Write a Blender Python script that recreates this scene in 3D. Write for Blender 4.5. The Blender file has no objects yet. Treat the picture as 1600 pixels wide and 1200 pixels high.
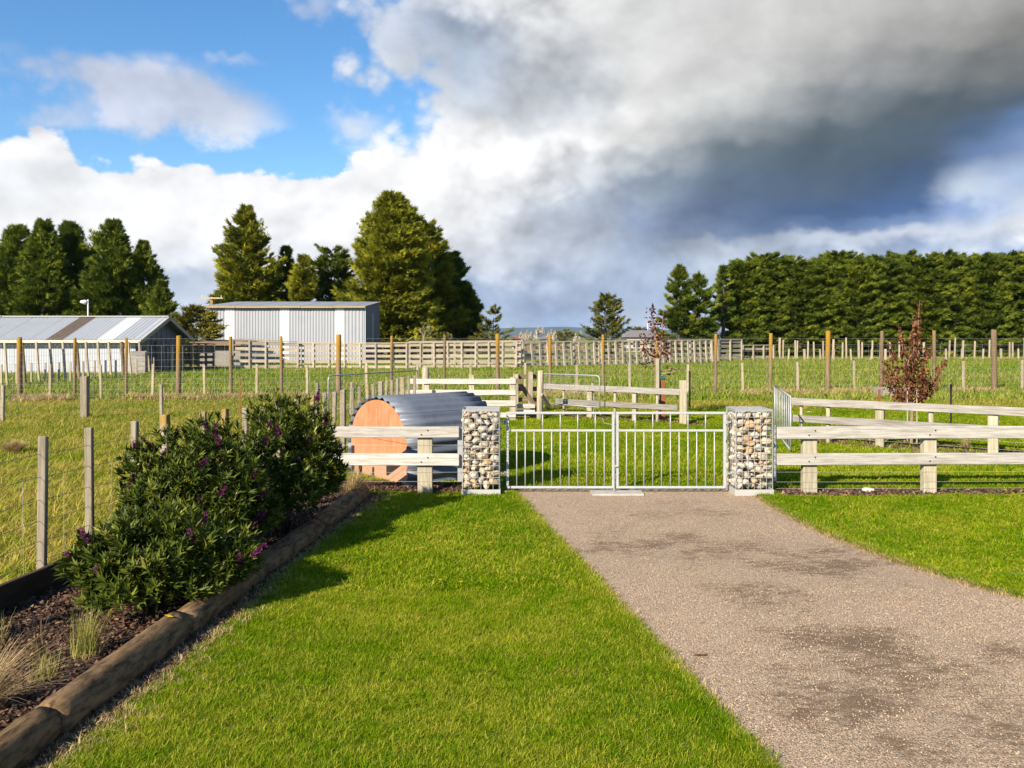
import bpy, bmesh, math, random
import numpy as np
from mathutils import Vector, Matrix

GRASS, GRAVEL, TREES, HEBE = 1.0, 1.0, 1.0, 1.0   # density of the scattered stuff and the foliage

ALB = 0.82    # all base colours, for an exposure one stop up
# ------------------------------------------------------------------ scene, camera, sky, sun, exposure
scene = bpy.context.scene
C = scene.collection
random.seed(7)
RNG = np.random.default_rng(7)

EYE = 1.9           # camera height in metres
FOC = 1300.0        # focal length in pixels of the 1600 px wide photograph
HOR = 528.0         # horizon row of the photograph

cam_data = bpy.data.cameras.new('camera')
cam_data.sensor_width = 36.0
cam_data.lens = 36.0 * FOC / 1600.0
cam_data.shift_y = -(600.0 - HOR) / 1600.0
cam_data.clip_start = 0.05
cam_data.clip_end = 60000.0
cam = bpy.data.objects.new('camera', cam_data)
C.objects.link(cam)
cam.location = (0, 0, EYE)
cam.rotation_euler = (math.radians(90), 0, 0)
scene.camera = cam

scene.view_settings.view_transform = 'Standard'
scene.view_settings.look = 'None'
scene.view_settings.exposure = 1.0
scene.view_settings.gamma = 1.0
scene.view_settings.use_curve_mapping = False
scene.render.engine = 'CYCLES'
scene.cycles.use_denoising = True
scene.cycles.max_bounces = 8
scene.cycles.transparent_max_bounces = 8
scene.cycles.sample_clamp_indirect = 6.0

SUN_EL = math.radians(29.0)
SUN_DIR = Vector((0.584 * math.cos(SUN_EL), 0.812 * math.cos(SUN_EL), -math.sin(SUN_EL)))  # the way the light travels
sun_data = bpy.data.lights.new('sun', 'SUN')
sun_data.energy = 5.0
sun_data.angle = math.radians(0.53)
sun_data.color = (1.0, 0.87, 0.68)
sun = bpy.data.objects.new('sun', sun_data)
C.objects.link(sun)
sun.rotation_euler = SUN_DIR.to_track_quat('-Z', 'Y').to_euler()
sun.location = (-20, -30, 30)


def lin(r, g, b):
    def f(c):
        c = c / 255.0
        return c / 12.92 if c <= 0.04045 else ((c + 0.055) / 1.055) ** 2.4
    return (f(r), f(g), f(b), 1.0)


class S:
    """A value socket with arithmetic, to write node graphs as formulas."""
    nt = None

    def __init__(self, sock):
        self.s = sock

    @staticmethod
    def put(node, i, v):
        if isinstance(v, S):
            S.nt.links.new(v.s, node.inputs[i])
        else:
            node.inputs[i].default_value = v

    @staticmethod
    def math(op, *a, clamp=False):
        n = S.nt.nodes.new('ShaderNodeMath')
        n.operation = op
        n.use_clamp = clamp
        for i, v in enumerate(a):
            S.put(n, i, v)
        return S(n.outputs[0])

    def __add__(self, o): return S.math('ADD', self, o)
    __radd__ = __add__
    def __sub__(self, o): return S.math('SUBTRACT', self, o)
    def __rsub__(self, o): return S.math('SUBTRACT', o, self)
    def __mul__(self, o): return S.math('MULTIPLY', self, o)
    __rmul__ = __mul__
    def __truediv__(self, o): return S.math('DIVIDE', self, o)
    def __neg__(self): return S.math('MULTIPLY', self, -1.0)


def smooth(x, a, b):
    n = S.nt.nodes.new('ShaderNodeMapRange')
    n.interpolation_type = 'SMOOTHSTEP'
    S.put(n, 0, x)
    n.inputs[1].default_value = a
    n.inputs[2].default_value = b
    n.inputs[3].default_value = 0.0
    n.inputs[4].default_value = 1.0
    return S(n.outputs[0])


def vec3(x, y, z):
    n = S.nt.nodes.new('ShaderNodeCombineXYZ')
    for i, v in enumerate((x, y, z)):
        S.put(n, i, v)
    return S(n.outputs[0])


def noise(v, scale, detail=4.0, rough=0.55, off=None, dist=0.0):
    n = S.nt.nodes.new('ShaderNodeTexNoise')
    n.inputs['Scale'].default_value = scale
    n.inputs['Detail'].default_value = detail
    n.inputs['Roughness'].default_value = rough
    n.inputs['Distortion'].default_value = dist
    if off is not None:
        m = S.nt.nodes.new('ShaderNodeVectorMath')
        m.operation = 'ADD'
        S.nt.links.new(v.s, m.inputs[0])
        m.inputs[1].default_value = off
        v = S(m.outputs[0])
    S.nt.links.new(v.s, n.inputs['Vector'])
    return S(n.outputs[0])


def mixc(f, a, b, blend='MIX'):
    n = S.nt.nodes.new('ShaderNodeMix')
    n.data_type = 'RGBA'
    n.blend_type = blend
    S.put(n, 0, f)
    for i, v in ((6, a), (7, b)):
        S.put(n, i, v)
    return S(n.outputs[2])


world = bpy.data.worlds.new('World')
scene.world = world
world.use_nodes = True
WSTR = 0.1


def build_sky():
    nt = world.node_tree
    nt.nodes.clear()
    S.nt = nt
    out = nt.nodes.new('ShaderNodeOutputWorld')
    bg = nt.nodes.new('ShaderNodeBackground')
    bg.inputs['Strength'].default_value = WSTR
    nt.links.new(bg.outputs[0], out.inputs['Surface'])
    sky = nt.nodes.new('ShaderNodeTexSky')
    sky.sky_type = 'NISHITA'
    sky.sun_disc = False
    sky.sun_elevation = SUN_EL
    sky.sun_rotation = math.atan2(-SUN_DIR.x, -SUN_DIR.y)
    sky.altitude = 0
    sky.air_density = 1.0
    sky.dust_density = 0.3
    sky.ozone_density = 3.0
    tc = nt.nodes.new('ShaderNodeTexCoord')
    d = S(tc.outputs['Generated'])
    sep = nt.nodes.new('ShaderNodeSeparateXYZ')
    nt.links.new(d.s, sep.inputs[0])
    x, y, z = (S(sep.outputs[i]) for i in range(3))
    az0 = S.math('ARCTAN2', x, y)
    el0 = S.math('ARCSINE', z)
    # cloud space: direction, flattened a little
    cv = vec3(x, y, z * 1.3)
    w1 = noise(cv, 3.2, 1, 0.5) - 0.5
    w2 = noise(cv, 3.2, 1, 0.5, (7.3, 1.1, 4.2)) - 0.5
    # billows: rounded cells broken up by finer noise
    wv = vec3(x + w1 * 0.08, y, z * 1.3 + w2 * 0.08)

    def billow(off):
        p = nt.nodes.new('ShaderNodeVectorMath')
        p.operation = 'ADD'
        nt.links.new(wv.s, p.inputs[0])
        p.inputs[1].default_value = off
        v = nt.nodes.new('ShaderNodeTexVoronoi')
        v.feature = 'F1'
        v.inputs['Scale'].default_value = 11.0
        v.inputs['Detail'].default_value = 2.0
        v.inputs['Roughness'].default_value = 0.55
        v.inputs['Lacunarity'].default_value = 2.3
        nt.links.new(p.outputs[0], v.inputs['Vector'])
        return 0.5 - S(v.outputs['Distance'])
    fb = noise(cv, 8.0, 6, 0.62, (1.1, 2.4, 0.7))
    n_mid = fb * 0.7 + billow((0, 0, 0)) * 0.42 + 0.175
    # relief of the billows: the same field a step towards the sun
    n_lit = noise(cv, 8.0, 4, 0.62, (1.1 - 0.022, 2.4, 0.7 + 0.034)) * 0.7 + billow((-0.022, 0, 0.03)) * 0.42 + 0.175
    n_alt = noise(cv, 13.0, 5, 0.62, (5.3, 3.1, 8.2)) - 0.5
    m = n_mid - 0.5
    relief = n_mid - n_lit

    def conv(px, py):
        return math.atan((px - 800) / FOC), math.atan((HOR - py) / math.hypot(FOC, px - 800))

    def gauss(v, c, k):
        u = (v - c) * k
        return S.math('EXPONENT', -(u * u))

    def blob(px, py, rx, ry, rot=0.0):
        a0, e0 = conv(px, py)
        k = math.cos(a0) ** 2 / FOC
        da, de = az - a0, el - e0
        if rot:
            c, s = math.cos(math.radians(rot)), math.sin(math.radians(rot))
            da, de = da * c + de * s, de * c - da * s
        u, v = da * (1 / (rx * k)), de * (FOC / ry)
        return S.math('EXPONENT', -(u * u + v * v))

    az = az0 + w1 * 0.10 + m * 0.10
    el = el0 + w2 * 0.06 + n_alt * 0.06
    # coverage ---------------------------------------------------------
    topline = 0.198 + 0.034 * gauss(az0, -0.507, 26.0) + 0.012 * gauss(az0, -0.36, 24.0) + 0.030 * gauss(az0, -0.12, 7.0)
    bank = smooth(topline - el0 + n_alt * 0.040 + m * 0.085, -0.003, 0.006)
    big = smooth(az0 + 0.185 + el0 * 0.10 + m * 0.34 + n_alt * 0.16, -0.03, 0.06)
    wisp = blob(100, 120, 190, 40, -6) * 1.1 + blob(300, 160, 150, 46, -10) * 1.2 + blob(70, 180, 70, 22) * 0.8 + blob(330, 85, 60, 16) * 0.7 + blob(450, 5, 70, 34) * 0.95 \
        + blob(575, 20, 60, 28) * 0.7 + blob(545, 205, 60, 40) * 0.8
    wisp = smooth(wisp + m * 1.3 + n_alt * 0.7, 0.20, 1.05) * 0.82
    # the rest of the dome: the same broken cumulus field
    away = S.math('MAXIMUM', smooth(S.math('ABSOLUTE', az0), 0.62, 0.95), smooth(el0, 0.52, 0.75))
    field = smooth(w1 + w2 * 0.6 + m * 0.7, 0.02, 0.16) * away
    big = big * smooth(az0, 1.5, 0.9) * smooth(el0, 0.85, 0.55)
    cov = S.math('MAXIMUM', S.math('MAXIMUM', bank, big), S.math('MAXIMUM', wisp, field))

    # the rain base at the upper right is smooth, the cumulus ragged
    rag = 1.0 - smooth(az0 + el0 * 0.6, 0.20, 0.40) * smooth(el0, 0.08, 0.17) * 0.55
    # colour of the cloud mass: columns of colour over the elevation, blended along the azimuth
    els = el0 + w2 * 0.02 + (m * 0.085 + n_alt * 0.03) * rag
    azs = az0 + w1 * 0.03 + (n_alt * 0.10 + m * 0.06) * rag
    E_MAX = 0.46
    wl = (206, 208, 220)
    cols = [
        (0, {0: wl, 200: wl, 240: (246, 246, 247), 300: (236, 238, 241), 360: (240, 241, 243), 430: (228, 232, 238), 520: (212, 220, 232)}),
        (220, {0: wl, 215: wl, 250: (246, 246, 247), 300: (238, 239, 241), 360: (244, 244, 245), 420: (228, 231, 237), 450: (188, 201, 222), 520: (214, 221, 232)}),
        (420, {0: wl, 200: wl, 250: (246, 246, 247), 300: (242, 242, 244), 360: (240, 240, 242), 420: (224, 228, 234), 520: (196, 206, 222)}),
        (600, {0: (196, 205, 222), 60: (192, 201, 216), 120: (208, 214, 224), 180: (220, 223, 229), 240: (246, 246, 246), 300: (244, 244, 245), 360: (238, 238, 240), 420: (228, 230, 234), 520: (200, 209, 223)}),
        (710, {0: (210, 213, 219), 60: (150, 164, 184), 120: (172, 184, 201), 180: (198, 205, 215), 230: (236, 236, 237), 300: (240, 240, 241), 360: (232, 233, 236), 420: (212, 217, 226), 480: (165, 182, 208), 520: (182, 197, 217)}),
        (860, {0: (232, 232, 231), 60: (206, 208, 211), 120: (198, 202, 208), 190: (192, 198, 205), 240: (238, 238, 238), 290: (222, 224, 228), 350: (186, 195, 208), 420: (188, 197, 211), 480: (164, 179, 203), 520: (160, 178, 207)}),
        (990, {0: (214, 214, 214), 60: (214, 214, 214), 120: (219, 219, 218), 180: (216, 216, 215), 235: (218, 218, 217), 270: (178, 184, 190), 300: (146, 158, 174), 360: (134, 150, 175), 410: (154, 168, 190), 450: (172, 186, 209), 480: (168, 183, 208), 520: (190, 202, 220)}),
        (1130, {0: (206, 206, 205), 60: (207, 207, 205), 120: (206, 206, 205), 175: (192, 194, 194), 215: (150, 157, 161), 250: (108, 121, 131), 300: (94, 111, 132), 350: (94, 112, 142), 385: (114, 132, 162), 415: (182, 192, 207), 470: (172, 186, 209), 520: (196, 206, 222)}),
        (1290, {0: (196, 196, 194), 60: (192, 192, 190), 120: (174, 175, 175), 175: (128, 135, 140), 215: (92, 104, 113), 250: (82, 97, 110), 300: (84, 101, 122), 345: (76, 99, 136), 368: (96, 120, 160), 388: (190, 200, 214), 420: (168, 182, 206), 460: (200, 209, 222)}),
        (1440, {0: (178, 178, 176), 60: (164, 164, 162), 120: (128, 131, 132), 170: (88, 99, 107), 240: (80, 97, 113), 300: (76, 100, 134), 335: (76, 103, 148), 358: (120, 144, 186), 380: (206, 214, 228), 410: (160, 178, 208), 450: (196, 206, 222)}),
        (1520, {0: (165, 165, 163), 60: (150, 150, 147), 120: (116, 119, 120), 170: (84, 96, 106), 215: (82, 104, 134), 255: (108, 132, 172), 300: (190, 202, 220), 330: (142, 166, 206), 380: (204, 213, 228), 420: (180, 194, 217)}),
        (1600, {0: (150, 150, 147), 60: (134, 134, 131), 120: (104, 108, 110), 160: (88, 102, 118), 195: (104, 132, 176), 235: (130, 155, 198), 290: (166, 184, 212), 340: (206, 217, 234), 370: (232, 237, 244), 410: (176, 192, 220)}),
    ]
    col = None
    prev = None
    t = S.math('MULTIPLY', els, 1.0 / E_MAX, clamp=True)
    for px, stops in cols:
        r = nt.nodes.new('ShaderNodeValToRGB')
        r.color_ramp.interpolation = 'EASE'
        pts = sorted((min(1.0, max(0.0, conv(px, py)[1] / E_MAX)), c) for py, c in stops.items())
        el_ = r.color_ramp.elements
        while len(el_) > 1:
            el_.remove(el_[-1])
        el_[0].position = pts[0][0]
        el_[0].color = lin(*pts[0][1])
        for p_, c_ in pts[1:]:
            e_ = el_.new(p_)
            e_.color = lin(*c_)
        nt.links.new(t.s, r.inputs[0])
        a_ = conv(px, 300)[0]
        col = S(r.outputs[0]) if col is None else mixc(smooth(azs, prev, a_), col, S(r.outputs[0]))
        prev = a_
    soft = rag * (1.0 - smooth(az0, 0.02, -0.15) * 0.45)
    gain = (1.0 + (relief * 0.85 + m * 0.22 + n_alt * 0.10) * soft) * (1.0 / WSTR)
    gain = gain * CLOUD_VAL
    g3 = nt.nodes.new('ShaderNodeVectorMath')
    g3.operation = 'SCALE'
    nt.links.new(col.s, g3.inputs[0])
    nt.links.new(gain.s, g3.inputs['Scale'])
    hsv = nt.nodes.new('ShaderNodeHueSaturation')
    hsv.inputs['Saturation'].default_value = SKY_SAT
    hsv.inputs['Value'].default_value = SKY_VAL
    hsv.inputs['Hue'].default_value = SKY_HUE
    nt.links.new(sky.outputs[0], hsv.inputs['Color'])
    final = mixc(cov, S(hsv.outputs[0]), S(g3.outputs[0]))
    nt.links.new(final.s, bg.inputs['Color'])


CLOUD_VAL = 0.56
SKY_SAT, SKY_VAL, SKY_HUE = 1.22, 0.95, 0.5
build_sky()

# ------------------------------------------------------------------ helpers
def G(px, py):
    """Ground point seen at photograph pixel (px, py)."""
    Y = FOC * EYE / (py - HOR)
    return Vector(((px - 800.0) / FOC * Y, Y, 0.0))


def gx(px, Y):
    return (px - 800.0) / FOC * Y


def gz(py, Y):
    return EYE - (py - HOR) * Y / FOC


WP = {}


def put(o, parent=None, loc=(0, 0, 0)):
    """Link o at world place loc; parents carry no rotation."""
    C.objects.link(o)
    loc = Vector(loc)
    WP[o.name] = loc
    if parent is not None:
        o.parent = parent
        o.location = loc - WP[parent.name]
    else:
        o.location = loc
    return o


def tag(o, label=None, cat=None, group=None, kind=None):
    if label: o['label'] = label
    if cat: o['category'] = cat
    if group: o['group'] = group
    if kind: o['kind'] = kind
    return o


def thing(name, loc, label, cat, group=None):
    o = bpy.data.objects.new(name, None)
    o.empty_display_size = 0.2
    put(o, None, loc)
    return tag(o, label, cat, group)


def mesh_obj(name, verts, faces, mat, parent=None, loc=(0, 0, 0), smooth_=False, local=False):
    me = bpy.data.meshes.new(name)
    if not local:
        l = Vector(loc)
        verts = [(v[0] - l.x, v[1] - l.y, v[2] - l.z) for v in verts]
    me.from_pydata([tuple(v) for v in verts], [], [tuple(f) for f in faces])
    me.update()
    if smooth_:
        me.polygons.foreach_set('use_smooth', [True] * len(me.polygons))
    if mat: me.materials.append(mat)
    o = bpy.data.objects.new(name, me)
    return put(o, parent, loc)


def np_mesh(name, V, F, mat, smooth_=False, tint=None):
    """Mesh from numpy vertices and triangle indices (fast), optional per-vertex float attribute 'tint'."""
    me = bpy.data.meshes.new(name)
    V = np.asarray(V, dtype=np.float32)
    F = np.asarray(F, dtype=np.int32)
    me.vertices.add(len(V))
    me.vertices.foreach_set('co', V.ravel())
    k = F.shape[1]
    me.loops.add(F.size)
    me.loops.foreach_set('vertex_index', F.ravel())
    me.polygons.add(len(F))
    me.polygons.foreach_set('loop_start', np.arange(0, F.size, k, dtype=np.int32))
    me.polygons.foreach_set('loop_total', np.full(len(F), k, dtype=np.int32))
    if smooth_:
        me.polygons.foreach_set('use_smooth', np.ones(len(F), dtype=bool))
    if tint is not None:
        at = me.attributes.new('tint', 'FLOAT', 'POINT')
        at.data.foreach_set('value', np.asarray(tint, dtype=np.float32))
    me.update(calc_edges=True)
    if mat: me.materials.append(mat)
    return me


class MB:
    """Collects boxes and tubes into one mesh."""
    def __init__(self):
        self.v, self.f = [], []

    def add(self, V, F):
        b = len(self.v)
        self.v += [tuple(p) for p in V]
        self.f += [tuple(i + b for i in f) for f in F]

    def box(self, c, s, M=None):
        c = Vector(c)
        h = Vector(s) * 0.5
        P = []
        for z in (-1, 1):
            for x, y in ((-1, -1), (1, -1), (1, 1), (-1, 1)):
                p = Vector((x * h.x, y * h.y, z * h.z))
                if M is not None: p = M @ p
                P.append(p + c)
        self.add(P, [(3, 2, 1, 0), (4, 5, 6, 7), (0, 1, 5, 4), (1, 2, 6, 5), (2, 3, 7, 6), (3, 0, 4, 7)])

    def tube(self, pts, r, n=8, cap=True):
        pts = [Vector(p) for p in pts]
        rs = r if isinstance(r, (list, tuple)) else [r] * len(pts)
        V, F = [], []
        for i, p in enumerate(pts):
            a = pts[max(0, i - 1)]
            b = pts[min(len(pts) - 1, i + 1)]
            d = (b - a).normalized()
            up = Vector((0, 0, 1)) if abs(d.z) < 0.9 else Vector((1, 0, 0))
            s = d.cross(up).normalized()
            t = s.cross(d)
            for k in range(n):
                an = 2 * math.pi * k / n
                V.append(p + (s * math.cos(an) + t * math.sin(an)) * rs[i])
        for i in range(len(pts) - 1):
            for k in range(n):
                k2 = (k + 1) % n
                F.append((i * n + k, i * n + k2, (i + 1) * n + k2, (i + 1) * n + k))
        if cap:
            F.append(tuple(range(n - 1, -1, -1)))
            F.append(tuple((len(pts) - 1) * n + k for k in range(n)))
        self.add(V, F)

    def build(self, name, mat, parent=None, loc=(0, 0, 0), smooth_=False, kind=None):
        o = mesh_obj(name, self.v, self.f, mat, parent, loc, smooth_)
        if kind: o['kind'] = kind
        return o


def board(name, p0, p1, w, t, mat, parent, roll=0.0, bev=0.006, wob=0.0):
    """A sawn board from p0 to p1: w its face height (upright), t its thickness; local X runs along it."""
    p0, p1 = Vector(p0), Vector(p1)
    d = p1 - p0
    L = d.length
    X = d.normalized()
    up = Vector((0, 0, 1)) if abs(X.z) < 0.95 else Vector((0, 1, 0))
    Yv = up.cross(X).normalized()
    Zv = X.cross(Yv)
    if roll:
        R = Matrix.Rotation(roll, 3, X)
        Yv, Zv = R @ Yv, R @ Zv
    bm = bmesh.new()
    n = max(1, int(L / 0.35)) if wob else 1
    rings = []
    for i in range(n + 1):
        x = -L / 2 + L * i / n
        oz = random.uniform(-wob, wob)
        oy = random.uniform(-wob, wob)
        rings.append([bm.verts.new((x, sy * t / 2 + oy * 0.6, sz * w / 2 + oz + random.uniform(-wob, wob) * 0.6))
                      for sy, sz in ((-1, -1), (1, -1), (1, 1), (-1, 1))])
    for a, b in zip(rings[:-1], rings[1:]):
        for k in range(4):
            bm.faces.new((a[k], b[k], b[(k + 1) % 4], a[(k + 1) % 4]))
    bm.faces.new(rings[0])
    bm.faces.new(rings[-1][::-1])
    bmesh.ops.recalc_face_normals(bm, faces=bm.faces)
    if bev:
        es = [e for e in bm.edges if len(e.link_faces) == 2 and e.calc_face_angle(0) > 0.6]
        bmesh.ops.bevel(bm, geom=es, offset=min(bev, t * 0.3, w * 0.3), segments=1, affect='EDGES')
    me = bpy.data.meshes.new(name)
    bm.to_mesh(me)
    bm.free()
    me.materials.append(mat)
    o = bpy.data.objects.new(name, me)
    c = (p0 + p1) / 2
    put(o, parent, c)
    o.rotation_euler = Matrix((X, Yv, Zv)).transposed().to_euler()
    return o


def post(name, x, y, z0, z1, w, d, mat, parent, lean=(0, 0), rot=0.0, round_=False, chamfer=0.0):
    """An upright post; local Z runs up from its foot."""
    h = z1 - z0
    bm = bmesh.new()
    n = 10 if round_ else 4
    rings = []
    seg = max(2, int(h / 0.4))
    j = 0.0 if not round_ else w * 0.03
    levels = [h * i / seg for i in range(seg + 1)]
    for li, z in enumerate(levels):
        k = 1.0 - (0.06 * z / h if round_ else 0.0)
        ring = []
        for i in range(n):
            if round_:
                a = 2 * math.pi * i / n
                px_, py_ = math.cos(a) * w / 2 * k, math.sin(a) * w / 2 * k
            else:
                px_, py_ = (((-1, -1), (1, -1), (1, 1), (-1, 1))[i])
                px_, py_ = px_ * w / 2, py_ * d / 2
            f = z / h
            ring.append(bm.verts.new((px_ + lean[0] * f + random.uniform(-j, j), py_ + lean[1] * f + random.uniform(-j, j),
                                      z + (random.uniform(-0.012, 0.012) if li == seg else 0))))
        rings.append(ring)
    for a, b in zip(rings[:-1], rings[1:]):
        for k in range(n):
            bm.faces.new((a[k], a[(k + 1) % n], b[(k + 1) % n], b[k]))
    bm.faces.new(rings[0][::-1])
    top = bm.faces.new(rings[-1])
    bmesh.ops.recalc_face_normals(bm, faces=bm.faces)
    b = 0.012 if round_ else 0.006
    b = min(b, w * 0.15)
    es = [e for e in bm.edges if len(e.link_faces) == 2 and e.calc_face_angle(0) > 0.9]
    bmesh.ops.bevel(bm, geom=es, offset=b, segments=1, affect='EDGES')
    if round_:
        for f in bm.faces:
            f.smooth = abs(f.normal.z) < 0.3
    me = bpy.data.meshes.new(name)
    bm.to_mesh(me)
    bm.free()
    me.materials.append(mat)
    o = bpy.data.objects.new(name, me)
    put(o, parent, (x, y, z0))
    o.rotation_euler = (0, 0, rot)
    return o


def sag(p0, p1, n=6, s=0.01):
    p0, p1 = Vector(p0), Vector(p1)
    return [p0.lerp(p1, i / n) - Vector((0, 0, s * 4 * (i / n) * (1 - i / n))) for i in range(n + 1)]


# ------------------------------------------------------------------ materials
class Mat:
    def __init__(self, name):
        self.m = bpy.data.materials.new(name)
        self.m.use_nodes = True
        self.nt = self.m.node_tree
        self.nt.nodes.clear()
        S.nt = self.nt
        self.out = self.nt.nodes.new('ShaderNodeOutputMaterial')
        self.b = self.nt.nodes.new('ShaderNodeBsdfPrincipled')
        self.nt.links.new(self.b.outputs[0], self.out.inputs['Surface'])
        self.tc = self.nt.nodes.new('ShaderNodeTexCoord')
        self.geo = self.nt.nodes.new('ShaderNodeNewGeometry')

    def obj(self): return S(self.tc.outputs['Object'])
    def pos(self): return S(self.geo.outputs['Position'])

    def rnd(self):
        n = self.nt.nodes.new('ShaderNodeObjectInfo')
        return S(n.outputs['Random'])

    def sc(self, v, s):
        n = self.nt.nodes.new('ShaderNodeMapping')
        n.inputs['Scale'].default_value = s
        self.nt.links.new(v.s, n.inputs['Vector'])
        return S(n.outputs[0])

    def xyz(self, v):
        n = self.nt.nodes.new('ShaderNodeSeparateXYZ')
        self.nt.links.new(v.s, n.inputs[0])
        return [S(n.outputs[i]) for i in range(3)]

    def ramp(self, f, stops, inter='LINEAR'):
        n = self.nt.nodes.new('ShaderNodeValToRGB')
        n.color_ramp.interpolation = inter
        e = n.color_ramp.elements
        e[0].position, e[0].color = stops[0][0], tuple(stops[0][1]) + (1,)
        e[1].position, e[1].color = stops[-1][0], tuple(stops[-1][1]) + (1,)
        for p, c in stops[1:-1]:
            k = e.new(p)
            k.color = tuple(c) + (1,)
        self.nt.links.new(f.s, n.inputs[0])
        return S(n.outputs[0])

    def base(self, c):
        if isinstance(c, S):
            n = self.nt.nodes.new('ShaderNodeVectorMath')
            n.operation = 'SCALE'
            n.inputs['Scale'].default_value = ALB
            self.nt.links.new(c.s, n.inputs[0])
            self.col = S(n.outputs[0])
            self.nt.links.new(self.col.s, self.b.inputs['Base Color'])
        else:
            self.b.inputs['Base Color'].default_value = tuple(v * ALB for v in c) + (1,)
        return self

    def rough(self, r):
        S.put(self.b, self.b.inputs.find('Roughness'), r)
        return self

    def metal(self, m):
        self.b.inputs['Metallic'].default_value = m
        return self

    def bump(self, h, strength=0.3, dist=0.01):
        n = self.nt.nodes.new('ShaderNodeBump')
        n.inputs['Strength'].default_value = strength
        n.inputs['Distance'].default_value = dist
        self.nt.links.new(h.s, n.inputs['Height'])
        self.nt.links.new(n.outputs[0], self.b.inputs['Normal'])
        return self

    def leafy(self, col, trans=0.35):
        """Diffuse leaf with light passing through."""
        t = self.nt.nodes.new('ShaderNodeBsdfTranslucent')
        mx = self.nt.nodes.new('ShaderNodeMixShader')
        mx.inputs[0].default_value = trans
        self.nt.links.new(self.col.s, t.inputs[0])
        self.nt.links.new(self.b.outputs[0], mx.inputs[1])
        self.nt.links.new(t.outputs[0], mx.inputs[2])
        self.nt.links.new(mx.outputs[0], self.out.inputs['Surface'])
        return self


def wood(name, light, dark, grain=(1.5, 26, 26), lichen=None, along='X', bump=0.35, stain=0.5):
    """Weathered timber: grain along the local length, blotches, optional lichen near the top of a post."""
    m = Mat(name)
    o = m.obj()
    g = grain if along == 'X' else (grain[1], grain[2], grain[0])
    r = m.rnd()
    ov = vec3(r * 37.0, r * 11.0, r * 23.0)
    add = m.nt.nodes.new('ShaderNodeVectorMath')
    add.operation = 'ADD'
    m.nt.links.new(o.s, add.inputs[0])
    m.nt.links.new(ov.s, add.inputs[1])
    o2 = S(add.outputs[0])
    gr = noise(m.sc(o2, g), 1.6, 6, 0.65, dist=0.4)
    bl = noise(o2, 3.2, 4, 0.6)
    fi = noise(o2, 34.0, 3, 0.6)
    c = mixc(smooth(gr, 0.30, 0.68), dark + (1,), light + (1,))
    grey = tuple(v * 0.62 for v in light)
    c = mixc(smooth(bl, 0.50, 0.74) * stain, c, (grey[0] * 0.95, grey[1] * 0.93, grey[2] * 0.88, 1))
    c = mixc(smooth(fi, 0.60, 0.75) * 0.45, c, dark + (1,))
    v = r * 0.34 + 0.82
    c = mixc(1.0, c, vec3(v, v, v), 'MULTIPLY')
    if lichen:
        z0, z1, lc = lichen
        pz = m.xyz(m.pos())[2]
        top = smooth(pz + (noise(o2, 7.0, 4, 0.6) - 0.5) * 1.0 + (r - 0.5) * 0.5, z0, z1)
        c = mixc(top * smooth(r, 0.05, 0.5) * 0.9, c, lc + (1,))
    m.base(c).rough(0.92)
    m.b.inputs['Specular IOR Level'].default_value = 0.2
    m.bump(gr + fi * 0.4, bump, 0.004)
    return m.m


def steel(name, col, rough=0.45, metal=0.6, mott=0.2):
    m = Mat(name)
    o = m.pos()
    n = noise(o, 30.0, 4, 0.6)
    n2 = noise(o, 5.0, 3, 0.6)
    c = mixc(smooth(n, 0.35, 0.65) * mott, col + (1,), tuple(v * 0.6 for v in col) + (1,))
    c = mixc(smooth(n2, 0.5, 0.8) * mott, c, (0.32, 0.27, 0.22, 1))
    m.base(c).metal(metal).rough(n * 0.2 + (rough - 0.1))
    return m.m


M = {}
M['rail'] = wood('weathered_rail_timber', (0.61, 0.59, 0.555), (0.35, 0.325, 0.285))
M['rail_grey'] = wood('silver_grey_rail_timber', (0.37, 0.355, 0.33), (0.20, 0.185, 0.165))
M['post_pale'] = wood('pale_square_post_timber', (0.50, 0.46, 0.35), (0.31, 0.27, 0.19), along='Z')
M['post_rail'] = wood('pen_post_timber', (0.58, 0.52, 0.40), (0.30, 0.25, 0.17), along='Z', lichen=(0.85, 1.5, (0.33, 0.20, 0.015)))
M['post_wire'] = wood('grey_fence_post_timber', (0.40, 0.355, 0.285), (0.22, 0.185, 0.135), along='Z', lichen=(0.98, 1.5, (0.33, 0.19, 0.015)))
M['post_deer'] = wood('tall_fence_post_timber', (0.28, 0.205, 0.13), (0.15, 0.105, 0.065), along='Z', lichen=(0.9, 1.9, (0.34, 0.19, 0.012)))
M['batten'] = wood('batten_timber', (0.50, 0.43, 0.32), (0.30, 0.24, 0.16), along='Z')
M['yard'] = wood('sheep_yard_timber', (0.52, 0.46, 0.37), (0.32, 0.27, 0.20))
M['yard_brown'] = wood('old_brown_yard_timber', (0.27, 0.20, 0.14), (0.13, 0.09, 0.06))
M['log'] = wood('border_log_timber', (0.26, 0.165, 0.085), (0.050, 0.031, 0.016), grain=(4.0, 16, 16), bump=1.0, stain=0.6)
M['edge_board'] = wood('dark_edging_board', (0.10, 0.075, 0.05), (0.05, 0.036, 0.024))
M['galv'] = steel('galvanised_steel', (0.44, 0.46, 0.49), 0.5, 0.3, 0.3)
M['gate_white'] = steel('pale_gate_paint', (0.48, 0.50, 0.53), 0.45, 0.05, 0.3)
M['wire'] = steel('galvanised_wire', (0.46, 0.47, 0.48), 0.5, 0.3, 0.2)
M['wire_dark'] = steel('dull_fence_wire', (0.30, 0.30, 0.29), 0.55, 0.4, 0.2)
M['rust'] = steel('rusty_steel', (0.27, 0.085, 0.03), 0.85, 0.1, 0.3)
M['black_steel'] = steel('black_stake', (0.025, 0.022, 0.02), 0.6, 0.2, 0.2)
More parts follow.
